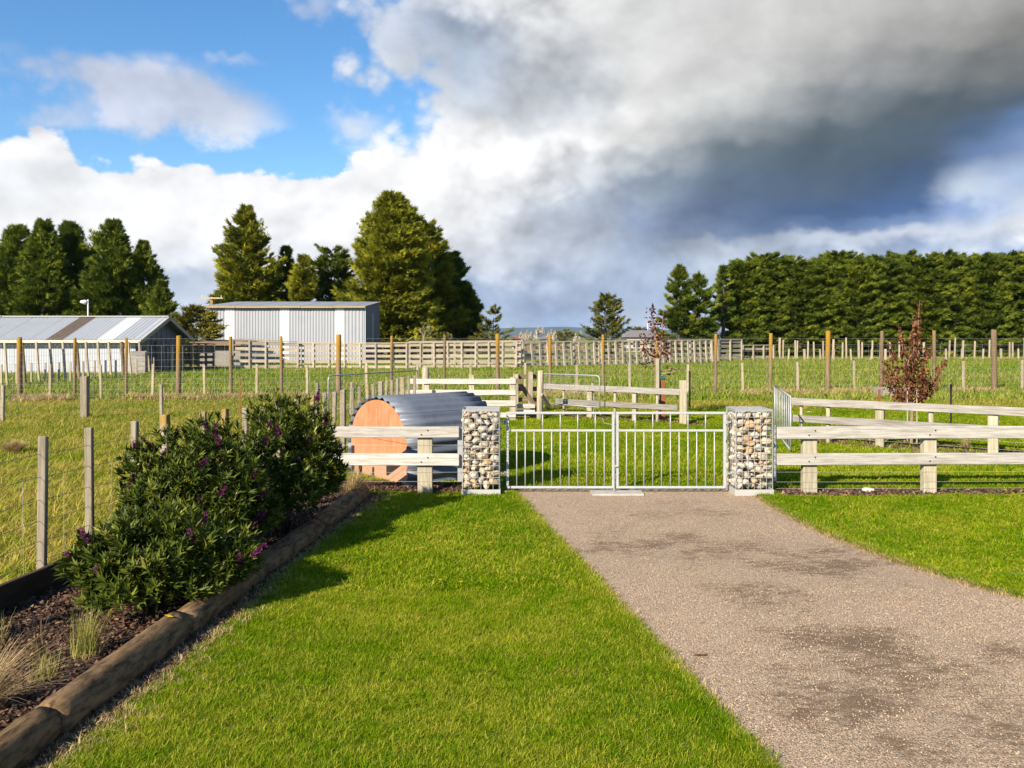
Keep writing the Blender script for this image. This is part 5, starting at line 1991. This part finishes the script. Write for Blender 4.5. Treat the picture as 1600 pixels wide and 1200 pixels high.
# middle group
def tree(name, px, py, Y, R, prof, nb, ns, sl, mat, seed, label, zb=0.4, group=None, **kw):
    H = top_h(py, Y)
    c = conifer_mesh(name + '_crown', H, zb, R, prof, int(nb * TQ), int(ns * 2.3), sl * 0.72, mat, seed, **kw)
    tr = trunk_mesh(name + '_trunk', H * 0.82, 0.03 * H, 12, M['bark'], seed)
    return plant_tree(name, gx(px, Y), Y, c, tr, label, group=group)


tree('cypress', 385, 325, 76, 3.1, col_prof, 330, 52, 0.62, M['cypress'], 31, 'tall cypress behind the left half of the grey shed', group='cypresses behind the grey shed', up=0.6, leaders=8)
tree('cypress', 446, 388, 79, 1.9, col_prof, 170, 44, 0.6, M['cypress'], 32, 'narrow lower cypress touching the tall one behind the shed', group='cypresses behind the grey shed', up=0.55)
tree('cypress', 474, 402, 75, 2.0, col_prof, 170, 44, 0.6, M['cypress'], 33, 'short cypress behind the middle of the grey shed', group='cypresses behind the grey shed', up=0.5)
tree('cypress', 518, 394, 84, 2.2, hedge_prof, 170, 40, 0.62, M['cypress_dark'], 34, 'round-topped darker cypress between the two tall ones', group='cypresses behind the grey shed', up=0.5)
tree('cypress', 614, 305, 73, 3.95, big_prof, 700, 64, 0.62, M['cypress'], 35, 'biggest cypress, broad pyramid right of the grey shed', group='cypresses behind the grey shed', up=0.42, lump=0.2, leaders=8)
tree('cypress', 668, 350, 82, 3.5, big_prof, 330, 56, 0.64, M['cypress'], 36, 'cypress just behind the biggest one, showing on its right shoulder', group='cypresses behind the grey shed', up=0.42)
tree('cypress', 705, 398, 86, 2.9, big_prof, 280, 52, 0.64, M['cypress_dark'], 37, 'dark cypress sloping down at the right of the biggest one', group='cypresses behind the grey shed', up=0.42)
tree('cypress', 732, 450, 84, 1.6, big_prof, 110, 40, 0.6, M['cypress_dark'], 38, 'lowest dark cypress at the right foot of the group', group='cypresses behind the grey shed', up=0.42)
tree('young_conifer', 770, 480, 70, 1.45, pine_prof, 44, 26, 0.42, M['pine'], 41, 'small sparse yellow-green conifer right of the big cypresses', up=0.5, lump=0.5, inner=0.25)
tree('young_conifer', 946, 462, 66, 2.05, pine_prof, 80, 34, 0.42, M['pine'], 42, 'open-branched conifer standing alone in front of the far hills', up=0.5, lump=0.45, inner=0.2)


def round_tree(name, px, py, Y, R, label, mat, seed, nb=160, ns=40, sl=0.36, zb=0.3, group=None):
    H = top_h(py, Y)
    c = conifer_mesh(name + '_crown', H, zb, R, round_prof, int(nb * TQ), ns, sl, mat, seed, up=0.15, lump=0.4, inner=0.3)
    tr = trunk_mesh(name + '_trunk', H * 0.8, 0.10, 8, M['bark'], seed)
    return plant_tree(name, gx(px, Y), Y, c, tr, label, group=group)


round_tree('olive_green_tree', 306, 481, 54, 1.75, 'round olive-green tree between the two sheds', M['olive'], 51)
round_tree('olive_green_tree', 272, 492, 62, 1.2, 'small dark bush behind the gable of the long shed', M['cypress_dark'], 52, 70)
round_tree('low_bush', 1000, 512, 125, 2.6, 'low green bush on the skyline behind the grey-roofed house', M['olive'], 53, 60, 30, 0.5)
round_tree('low_bush', 885, 516, 105, 1.7, 'low brownish bush behind the yards near the pampas', M['olive'], 54, 50, 30, 0.4)
round_tree('low_bush', 690, 522, 66, 1.3, 'low rough bush at the foot of the biggest cypress', M['olive'], 55, 60, 30, 0.3)
round_tree('low_bush', 762, 521, 68, 1.6, 'low rough bush under the small sparse conifer', M['olive'], 56, 60, 30, 0.3)

# bleached dead sapling at the foot of the big cypress
t = thing('dead_sapling', (gx(660, 62), 62, 0), 'bleached bare sapling in front of the biggest cypress', 'tree')
mb = MB()
rr_ = random.Random(3)
def twigs(p, d, l, r, depth):
    e = p + d * l
    mb.tube([p, p.lerp(e, .5) + Vector((rr_.uniform(-.04, .04), 0, 0)), e], [r, r * .75, r * .5], 5)
    if depth:
        for k in range(3):
            nd = (d + Vector((rr_.uniform(-.7, .7), rr_.uniform(-.5, .5), rr_.uniform(-.1, .4)))).normalized()
            twigs(p.lerp(e, rr_.uniform(.5, 1)), nd, l * .62, r * .55, depth - 1)
twigs(Vector((gx(660, 62), 62, 0)), Vector((0.05, 0, 1)), 1.6, 0.05, 3)
mb.build('trunk', M['dead_wood'], t, WP[t.name])

# tall hedge at the right
HT = [conifer_mesh('hedge_crown', 10.0, 0.2, 2.3, hedge_prof, int(330 * TQ), 112, 0.40, M['cypress_dark'], 60 + i, up=0.45, lump=0.14, inner=0.3, leaders=14) for i in range(6)]
ht = trunk_mesh('hedge_trunk', 9.0, 0.22, 8, M['bark'], 8)
tree('cypress', 1062, 418, 76, 1.75, col_prof, 150, 46, 0.56, M['cypress_dark'], 71, 'cypress at the left end of the tall hedge, twin-topped', group='trees of the tall hedge', up=0.55)
tree('cypress', 1092, 428, 76, 1.7, col_prof, 110, 44, 0.56, M['cypress_dark'], 72, 'lower cypress joined to the left end of the hedge', group='trees of the tall hedge', up=0.55)
tree('cypress', 1130, 417, 78, 1.7, cone_prof, 95, 38, 0.52, M['cypress_dark'], 73, 'narrow spire-topped cypress near the left end of the hedge', group='trees of the tall hedge', up=0.5)
hx = [(1162, 414), (1196, 405), (1222, 412), (1250, 415), (1282, 414), (1310, 403), (1342, 412), (1372, 411), (1412, 403), (1445, 410), (1478, 402), (1510, 408), (1540, 403), (1572, 405), (1604, 402), (1640, 404), (1676, 404)]
ordw = ['first', 'second', 'third', 'fourth', 'fifth', 'sixth', 'seventh', 'eighth', 'ninth', 'tenth', 'eleventh', 'twelfth', 'thirteenth', 'fourteenth', 'fifteenth', 'sixteenth', 'seventeenth']
for i, (px, py) in enumerate(hx):
    Y = 80 + (i % 3) * 0.9
    s = top_h(py, Y) / 10.0
    t = plant_tree('hedge_cypress', gx(px, Y), Y, HT[(i * 5 + i // 6) % 6], ht, f'{ordw[i]} tree of the trimmed dark hedge, counted right from the spire-topped cypress', group='trees of the tall hedge', scale=s, rot=i * 2.1)
    k = (1.0, 1.12, 1.05, 1.15)[i % 4]
    t.scale = (s * k, s * k, s)


def pampas(px, Y, H, n, label, seed):
    rng = np.random.default_rng(seed)
    x = gx(px, Y)
    t = thing('pampas_clump', (x, Y, 0), label, 'pampas grass', 'pampas clumps on the skyline')
    # arching leaves
    m = 130
    P = np.zeros((m, 3)); P[:, :2] = rng.normal(0, 0.25, (m, 2)); P[:, 2] = 0.5
    D = unit(np.concatenate([rng.normal(0, 0.7, (m, 2)), np.full((m, 1), 0.8)], 1))
    V, F = sprays(P, D, rng.uniform(0.7, 1.3, m), rng, 0.3, 0.03)
    o = bpy.data.objects.new('leaves', np_mesh('pampas_leaves', V, F, M['straw'], tint=np.repeat(rng.uniform(0, 1, m), 9)))
    C.objects.link(o); o.parent = t
    for k in range(n):
        dx, dy, h = rng.uniform(-0.6, 0.6), rng.uniform(-0.4, 0.4), H * rng.uniform(0.85, 1.05)
        m = 70
        f = rng.uniform(0, 1, m)
        P = np.stack([dx + rng.normal(0, 0.03, m), dy + rng.normal(0, 0.03, m), h - 0.85 * (1 - f)], 1)
        D = unit(np.stack([rng.normal(0, 0.5, m), rng.normal(0, 0.5, m), np.full(m, 1.0)], 1))
        V, F = sprays(P, D, 0.36 * (1.15 - f), rng, 0.4, 0.25)
        V2 = [(dx - .015, dy, 0.3), (dx + .015, dy, 0.3), (dx, dy + .015, h - 0.5)]
        V = np.concatenate([V, np.array(V2)]); F = np.concatenate([F, [[len(V) - 3, len(V) - 2, len(V) - 1]]])
        o = bpy.data.objects.new('plume', np_mesh('plume', V, F, M['plume'], tint=np.concatenate([np.repeat(rng.uniform(0, 1, m), 9), [0, 0, 0]])))
        C.objects.link(o); o.parent = t


pampas(822, 78, 2.75, 5, 'leftmost pampas clump with white plumes on the skyline', 1)
pampas(842, 80, 2.95, 3, 'tallest slender pampas plumes in the middle of the skyline row', 2)
pampas(866, 78, 2.7, 5, 'creamy pampas clump next to the brown tall post on the skyline', 3)
pampas(704, 66, 2.35, 3, 'small pampas clump at the foot of the biggest cypress', 4)
pampas(905, 84, 2.6, 2, 'rightmost thin pampas plumes left of the lone open conifer', 5)


# ------------------------------------------------------------------ hebe shrubs
def leaf_cloud(P, D, N, L, W, rng, fold=0.25):
    """Lance-shaped leaves of four triangles: base P, along D, blade normal N."""
    Sd = unit(np.cross(D, N))
    Nn = unit(np.cross(Sd, D))
    L_, W_ = L[:, None], W[:, None]
    a = P
    b = P + D * L_ * 0.38 + Sd * W_ * 0.5 + Nn * W_ * fold
    c = P + D * L_ * 0.38 - Sd * W_ * 0.5 + Nn * W_ * fold
    m = P + D * L_ * 0.42 - Nn * W_ * 0.02
    e = P + D * L_ * 1.0 - Nn * L_ * 0.12
    V = np.stack([a, b, m, c, e], 1).reshape(-1, 3)
    base = np.arange(len(P))[:, None] * 5
    F = np.concatenate([base + np.array([[0, 1, 2]]), base + np.array([[0, 2, 3]]), base + np.array([[2, 1, 4]]), base + np.array([[3, 2, 4]])], 0)
    return V, F


def hebe(x, y, rx, ry, h, n_ros, label, seed, z_lo=0.05, flowers=8, leaf=0.062):
    rng = np.random.default_rng(seed)
    t = thing('hebe_shrub', (x, y, 0), label, 'shrub', 'hebe shrubs in the garden bed')
    lob = rng.uniform(0, 6.283, 6)
    Ps, Ds, Ns, Ls, Ws, Ts = [], [], [], [], [], []
    tips = []
    for i in range(n_ros):
        u = unit(rng.normal(0, 1, 3))
        u[2] = abs(u[2]) * 1.0 - 0.28
        u = unit(u)
        az = math.atan2(u[1], u[0])
        k = 1 + 0.13 * math.sin(3 * az + lob[0] + u[2] * 3) + 0.10 * math.sin(5 * az + lob[1] - u[2] * 5) + rng.normal(0, 0.05)
        depth = 1.0 if rng.uniform() < 0.62 else rng.uniform(0.55, 0.97)
        zc = h * 0.42
        c = np.array([u[0] * rx * k * depth, u[1] * ry * k * depth, zc + u[2] * (h - zc if u[2] > 0 else zc * 1.15) * k * depth])
        if c[2] < z_lo: c[2] = z_lo + rng.uniform(0, 0.08)
        ax = unit(u * 0.75 + np.array([0, 0, 0.75]) + rng.normal(0, 0.28, 3))
        tips.append((c, ax, depth))
        m = rng.integers(9, 15)
        tt = rng.uniform(0, 1, m)
        a = rng.uniform(0, 6.283) + np.arange(m) * 2.4
        e1 = unit(np.cross(ax, [0.3, 0.2, 1.0])); e2 = np.cross(ax, e1)
        rad = np.outer(np.cos(a), e1) + np.outer(np.sin(a), e2)
        open_ = 0.35 + 1.0 * (1 - tt)
        d = unit(ax[None, :] + rad * open_[:, None])
        Ps.append(c + ax * (tt[:, None] * 0.055 - 0.03))
        Ds.append(d); Ns.append(unit(ax[None, :] - d * (d @ ax)[:, None] + 1e-4))
        Ls.append(leaf * rng.uniform(0.75, 1.3, m)); Ws.append(leaf * 0.25 * rng.uniform(0.8, 1.2, m))
        Ts.append(np.clip(rng.normal(0.40, 0.15) + rng.normal(0, 0.10, m) + 0.18 * tt, 0, 1))
    V, F = leaf_cloud(np.concatenate(Ps), np.concatenate(Ds), np.concatenate(Ns), np.concatenate(Ls), np.concatenate(Ws), rng)
    o = bpy.data.objects.new('foliage', np_mesh('hebe_foliage', V, F, M['hebe'], tint=np.repeat(np.concatenate(Ts), 5)))
    o['kind'] = 'stuff'
    C.objects.link(o); o.parent = t
    mb = MB()
    r2 = random.Random(seed)
    for k in range(26):
        c, ax, _ = tips[r2.randrange(len(tips))]
        c = Vector(c)
        b = Vector((r2.uniform(-.08, .08), r2.uniform(-.08, .08), 0))
        mb.tube([b, b.lerp(c, .5) + Vector((0, 0, -0.04 * r2.random())), c], [0.011, 0.008, 0.004], 5)
    me = bpy.data.meshes.new('stems'); me.from_pydata(mb.v, [], mb.f); me.materials.append(M['twig'])
    o = bpy.data.objects.new('stems', me); C.objects.link(o); o.parent = t
    o['kind'] = 'stuff'
    # flower spikes
    cand = [q for q in tips if q[2] == 1.0 and (q[0][1] < 0.15 * ry)]
    r2.shuffle(cand)
    for q in cand[:flowers]:
        c, ax, _ = q
        ax = Vector(ax).lerp(Vector((r2.uniform(-1, 1), -0.4, 0.5)), 0.5).normalized()
        m = 60
        f = rng.uniform(0, 1, m)
        axn = np.array(ax)
        e1 = unit(np.cross(axn, [0.3, 0.2, 1.0])); e2 = np.cross(axn, e1)
        a = rng.uniform(0, 6.283, m)
        rd = np.outer(np.cos(a), e1) + np.outer(np.sin(a), e2)
        ln = r2.uniform(0.08, 0.14)
        P = np.outer(f * ln + 0.03, axn) + rd * 0.004
        V, F = sprays(P, unit(rd + axn * 0.5), 0.026 * (1.25 - 0.75 * f), rng, 0.7, 0.35)
        o = bpy.data.objects.new('flower_spike', np_mesh('flower_spike', V, F, M['flower'] if r2.random() < 0.72 else M['flower_old']))
        C.objects.link(o); o.parent = t; o.location = c
    return t


hebe(-2.46, 5.85, 0.54, 0.50, 0.64, int(1050 * HEBE), 'low front hebe shrub, nearest the camera in the garden bed', 11, flowers=9, leaf=0.078)
hebe(-2.62, 6.95, 0.53, 0.52, 1.08, int(1450 * HEBE), 'middle hebe shrub with the most purple flower spikes', 12, flowers=24, leaf=0.076)
hebe(-2.22, 8.12, 0.47, 0.52, 1.21, int(1500 * HEBE), 'tallest rounded hebe shrub, beside the rail fence end', 13, flowers=9, leaf=0.072)


# ------------------------------------------------------------------ grass clumps and small plants in the bed
def clump(name, x, y, n, h, spread, mat, label, cat, seed, w=0.0022, arch=0.5, lean=(0, 0), group=None):
    rng = np.random.default_rng(seed)
    V, F, T = [], [], []
    for i in range(n):
        a = rng.uniform(0, 6.283)
        l = h * rng.uniform(0.6, 1.15)
        s = spread * rng.uniform(0.1, 1.0)
        d = np.array([math.cos(a) * s + lean[0], math.sin(a) * s + lean[1]])
        b = rng.normal(0, 0.03, 2)
        sd = np.array([-math.sin(a), math.cos(a)])
        k = len(V)
        m = 5
        for j in range(m):
            f = j / (m - 1)
            q = b + d * l * (f + arch * f * f) * 0.8
            z = l * (f - arch * s * 0.75 * f * f)
            ww = w * (1 - f * 0.9)
            V += [(q[0] - sd[0] * ww, q[1] - sd[1] * ww, max(z, 0.015)), (q[0] + sd[0] * ww, q[1] + sd[1] * ww, max(z, 0.015))]
        tv = rng.uniform(0, 1)
        T += [tv] * (2 * m)
        for j in range(m - 1):
            F += [(k + 2 * j, k + 2 * j + 1, k + 2 * j + 3), (k + 2 * j, k + 2 * j + 3, k + 2 * j + 2)]
    o = put(bpy.data.objects.new(name, np_mesh(name, V, F, mat, tint=T)), None, (x, y, 0.01))
    tag(o, label, cat, group)
    return o


g = G(135, 1030)
clump('tussock_grass', g.x, g.y, 300, 0.27, 0.46, M['tussock'], 'upright yellow-green tussock on the mulch beside the log', 'grass clump', 1)
g = G(72, 1066)
clump('tussock_grass', g.x, g.y, 90, 0.16, 0.5, M['tussock'], 'small green tussock below the bronze flax', 'grass clump', 2)
g = G(-20, 1120)
clump('tussock_grass', g.x - 0.05, g.y, 420, 0.40, 0.9, M['straw'], 'large arching straw-coloured grass clump at the left edge', 'grass clump', 3, arch=0.7, lean=(0.25, 0))
g = G(-10, 1010)
clump('tussock_grass', g.x, g.y, 60, 0.2, 0.5, M['tussock'], 'pale tuft half out of view by the edging board', 'grass clump', 6)
g = G(62, 1040)
clump('flax_plant', g.x, g.y, 16, 0.30, 0.35, M['flax'], 'thin bronze flax plant with upright blades in the mulch', 'flax', 4, w=0.008, arch=0.2)
g = G(552, 786)
clump('tussock_grass', g.x - 0.05, g.y + 0.15, 380, 0.42, 0.75, M['straw'], 'brown arching grass clump at the far end of the logs', 'grass clump', 5, w=0.0035, arch=0.7, lean=(0.15, 0))
g = G(22, 712)
clump('hay_heap', g.x, g.y, 1100, 0.24, 1.0, M['straw'], 'low heap of dry hay lying in the left paddock', 'hay', 7, w=0.006, arch=0.35)
g = G(1508, 700)
clump('tussock_grass', g.x, g.y, 120, 0.28, 0.9, M['straw'], 'small withered grass tuft at the foot of the slanting fence', 'grass clump', 8, w=0.003, arch=0.6)


# ------------------------------------------------------------------ young trees with red and brown leaves
def young_tree(name, x, y, branches, leaf, leaves_per, mat, label, seed, trunk_pts, trunk_r, hang=0.6, fluff=0.05):
    rng = np.random.default_rng(seed)
    t = thing(name, (x, y, 0), label, 'tree')
    mb = MB()
    mb.tube(trunk_pts, trunk_r, 7)
    me = bpy.data.meshes.new('trunk'); me.from_pydata(mb.v, [], mb.f); me.materials.append(M['bark_pale'])
    o = bpy.data.objects.new('trunk', me); C.objects.link(o); o.parent = t
    Ps, Ds = [], []
    for pts, r, lf0, dens in branches:
        mb = MB()
        mb.tube(pts, [r * (1 - 0.75 * i / (len(pts) - 1)) for i in range(len(pts))], 5)
        me = bpy.data.meshes.new('branch'); me.from_pydata(mb.v, [], mb.f); me.materials.append(M['bark_pale'])
        o = bpy.data.objects.new('branch', me); C.objects.link(o); o.parent = t
        A = np.array(pts, float)
        seg = np.linalg.norm(np.diff(A, axis=0), axis=1)
        cum = np.concatenate([[0], np.cumsum(seg)]) / seg.sum()
        m = int(leaves_per * dens * seg.sum())
        f = lf0 + (1 - lf0) * rng.uniform(0, 1, m)
        p = np.stack([np.interp(f, cum, A[:, k]) for k in range(3)], 1)
        p += rng.normal(0, fluff, (m, 3)) * (1.15 - 0.5 * f)[:, None]
        d = unit(rng.normal(0, 0.7, (m, 3)) + np.array([0, 0, -hang]))
        Ps.append(p); Ds.append(d)
    P, D = np.concatenate(Ps), np.concatenate(Ds)
    m = len(P)
    V, F = leaf_cloud(P, D, unit(rng.normal(0, 1, (m, 3))), leaf * rng.uniform(0.6, 1.3, m), leaf * 0.52 * rng.uniform(0.7, 1.2, m), rng, 0.15)
    tint = np.clip(rng.normal(0.5, 0.25, m) + 0.15 * np.sin(P[:, 2] * 4 + P[:, 0] * 5), 0, 1)
    o = bpy.data.objects.new('leaves', np_mesh('tree_leaves', V, F, mat, tint=np.repeat(tint, 5)))
    o['kind'] = 'stuff'
    C.objects.link(o); o.parent = t
    return t


rr_ = random.Random(21)
TX, TY = gx(1424, 14.95), 14.95
def zz(py): return gz(py, TY)
def xx(px): return (gx(px, TY) - TX) * 1.12
br = []
# (tip px, tip py, start height py)
for (tx, ty, sy, den) in ((1376, 575, 628, 1.0), (1392, 563, 632, 1.0), (1398, 535, 622, 1.1), (1408, 512, 615, 1.0), (1428, 470, 600, 0.55), (1442, 500, 610, 0.8), (1452, 545, 622, 0.9), (1472, 560, 628, 1.0), (1462, 590, 634, 0.9),
                          (1412, 560, 630, 1.3), (1434, 545, 620, 1.3), (1424, 520, 605, 1.1), (1386, 592, 634, 0.9), (1418, 500, 580, 0.8), (1404, 585, 634, 1.2), (1440, 585, 632, 1.2)):
    a = Vector((0.0, 0.0, zz(sy)))
    e = Vector((xx(tx), rr_.uniform(-.35, .35), zz(ty)))
    mdl = Vector((e.x * 0.62, e.y * 0.6, a.z + (e.z - a.z) * 0.42))
    br.append(([a, a.lerp(mdl, .5) + Vector((0, 0, -0.02)), mdl, e.lerp(mdl, .4), e], 0.011, 0.14, den))
young_tree('brown_leaved_tree', TX, TY, br, 0.080, 135, M['brown_leaf'], 'young tree with withered brown hanging leaves behind the slanting fence', 5,
           [(0, 0, -0.03), (0.01, 0, 0.5), (0.0, 0, 1.0), (0.02, 0, 1.7), (0.03, 0, 2.3)], [0.030, 0.026, 0.022, 0.014, 0.005], 0.9, 0.038)
t = bpy.data.objects['brown_leaved_tree']
for dx_ in (-0.11, 0.06):
    q = post('support_cane', TX + dx_, TY - 0.08, -0.02, 0.95, 0.018, 0.018, M['batten'], None)
    q.parent = t
    q.location = (dx_, -0.08, -0.02)

TX, TY = gx(1031, 19.3), 19.3
def zz(py): return gz(py, TY)
def xx(px): return gx(px, TY) - TX
br = []
for (tx, ty, sy, den) in ((1016, 476, 545, 1.1), (1033, 485, 550, 1.0), (1024, 500, 555, 1.0), (1046, 525, 560, 1.0), (1008, 540, 565, 1.0), (1004, 522, 562, 0.6), (1042, 545, 562, 0.9), (1000, 567, 572, 0.6), (1049, 576, 580, 0.35), (1058, 574, 585, 0.3), (1022, 545, 566, 1.1), (1036, 535, 562, 1.1)):
    a = Vector((0.0, 0.0, zz(sy)))
    e = Vector((xx(tx), rr_.uniform(-.3, .3), zz(ty)))
    mdl = Vector((e.x * 0.75, e.y * 0.6, a.z + (e.z - a.z) * 0.4))
    br.append(([a, mdl, e.lerp(mdl, .4), e], 0.014, 0.25, den))
young_tree('red_leaved_tree', TX, TY, br, 0.10, 58, M['red_leaf'], 'small dark red-leaved tree with pale trunk behind the middle fence', 6,
           [(0, 0, -0.03), (0.0, 0, 0.6), (-0.03, 0, 1.1), (0.0, 0, 1.5)], [0.05, 0.045, 0.04, 0.02], 0.3, 0.06)
t = bpy.data.objects['red_leaved_tree']
q = post('trunk_guard', TX + 0.06, TY - 0.1, 0.0, 0.98, 0.09, 0.03, M['rust'], None); q.parent = t; q.location = (0.06, -0.1, 0.0)
q = post('support_stake', TX - 0.06, TY - 0.1, 0.0, 1.42, 0.075, 0.05, M['post_pale'], None); q.parent = t; q.location = (-0.07, -0.1, 0.0)
mb = MB(); mb.box((0.03, -0.12, 0.99), (0.10, 0.04, 0.07)); 
o = mb.build('tree_tie', M['green_band']); o.parent = t

# ------------------------------------------------------------------ small things
def rock(px, py, r, label, mat, squash=0.6):
    g = G(px, py)
    o = bpy.data.objects.new('loose_rock', STONES[3].copy())
    o.data.materials[0] = mat
    put(o, None, (g.x, g.y, r * squash * 0.7))
    o.scale = (r * 1.25, r, r * squash)
    tag(o, label, 'rock')


rock(1357, 768, 0.066, 'white rock lying under the right fence', M['white_rock'])
rock(1265, 646, 0.07, 'pale grey stone in the grass beyond the slanting fence', M['white_rock'])
rock(792, 771, 0.05, 'greyish stone by the hinge side of the gate', M['stone'])
# trough by the tall fence
t = thing('water_trough', (gx(1400, 25.8), 25.8, 0), 'low weathered concrete trough in the dry grass by the tall fence', 'trough')
x = gx(1400, 25.8)
mb = MB()
mb.box((x, 25.5, 0.18), (1.1, 0.06, 0.36)); mb.box((x, 26.1, 0.18), (1.1, 0.06, 0.36)); mb.box((x - 0.52, 25.8, 0.18), (0.06, 0.54, 0.355)); mb.box((x + 0.52, 25.8, 0.18), (0.06, 0.54, 0.355)); mb.box((x, 25.8, 0.05), (0.98, 0.54, 0.08))
mb.build('basin', M['rail_grey'], t, WP[t.name])
mb = MB(); mb.box((x + 0.62, 25.7, 0.33), (0.24, 0.3, 0.10)); mb.box((x + 0.62, 25.7, 0.14), (0.20, 0.26, 0.28)); mb.build('float_box', M['black_steel'], t, WP[t.name])


def dandelion(px, py, label):
    g = G(px, py)
    mb = MB()
    n = 14
    for k in range(n):
        a = k * 2.399
        r = 0.019 * math.sqrt((k + 1) / n)
        d = Vector((math.cos(a), math.sin(a), 0))
        s = Vector((-d.y, d.x, 0)) * 0.004
        c = Vector((g.x, g.y, 0.05))
        mb.add([c, c + d * r - s + Vector((0, 0, .004)), c + d * r + s + Vector((0, 0, .004))], [(0, 1, 2)])
    mb.tube([(g.x, g.y, 0), (g.x, g.y, 0.05)], 0.0015, 4)
    o = mb.build('dandelion', M['yellow'], None, (g.x, g.y, 0))
    tag(o, label, 'flower', 'dandelions in the lawn')


dandelion(687, 916, 'small yellow dandelion, left one of the close pair in the lawn')
dandelion(720, 920, 'bright yellow dandelion, right one of the close pair in the lawn')
dandelion(765, 857, 'lone yellow dandelion nearer the gate in the lawn')


def fallen_leaf(p, s, ang, mat, label, name='fallen_leaf'):
    V = [(-1, 0, 0), (-.4, .28, .08), (.3, .30, .03), (1, 0.05, .12), (.3, -.26, .06), (-.4, -.22, 0.1)]
    c, s_ = math.cos(ang), math.sin(ang)
    V = [(p[0] + (x * c - y * s_) * s, p[1] + (x * s_ + y * c) * s, p[2] + z * s) for x, y, z in V]
    o = mesh_obj(name, V, [(0, 1, 5), (1, 4, 5), (1, 2, 4), (2, 3, 4)], mat, None, p)
    so = o.modifiers.new('thick', 'SOLIDIFY'); so.thickness = 0.001
    tag(o, label, 'leaf')


g = G(1095, 1027)
fallen_leaf((g.x, g.y, 0.012), 0.05, 0.1, M['dead_leaf'], 'brown dead leaf lying on the gravel driveway')
fallen_leaf((-2.12, 5.14, LZ + 0.125), 0.045, -0.6, M['yellow'], 'narrow yellow leaf lying on the border log')

# ------------------------------------------------------------------ haze
def haze():
    m = bpy.data.materials.new('haze_air')
    m.use_nodes = True
    nt = m.node_tree
    nt.nodes.clear()
    out = nt.nodes.new('ShaderNodeOutputMaterial')
    v = nt.nodes.new('ShaderNodeVolumePrincipled')
    v.inputs['Color'].default_value = (0.42, 0.64, 1.0, 1)
    v.inputs['Density'].default_value = HAZE
    v.inputs['Anisotropy'].default_value = 0.0
    nt.links.new(v.outputs[0], out.inputs['Volume'])
    mb = MB()
    mb.box((0, 6000, 64), (27000, 12600, 130))
    o = mb.build('haze', m)
    o['kind'] = 'stuff'
    o['label'] = 'pale bluish air between the camera and the far hills'
    o['category'] = 'haze'


HAZE = 3.6e-5
haze()
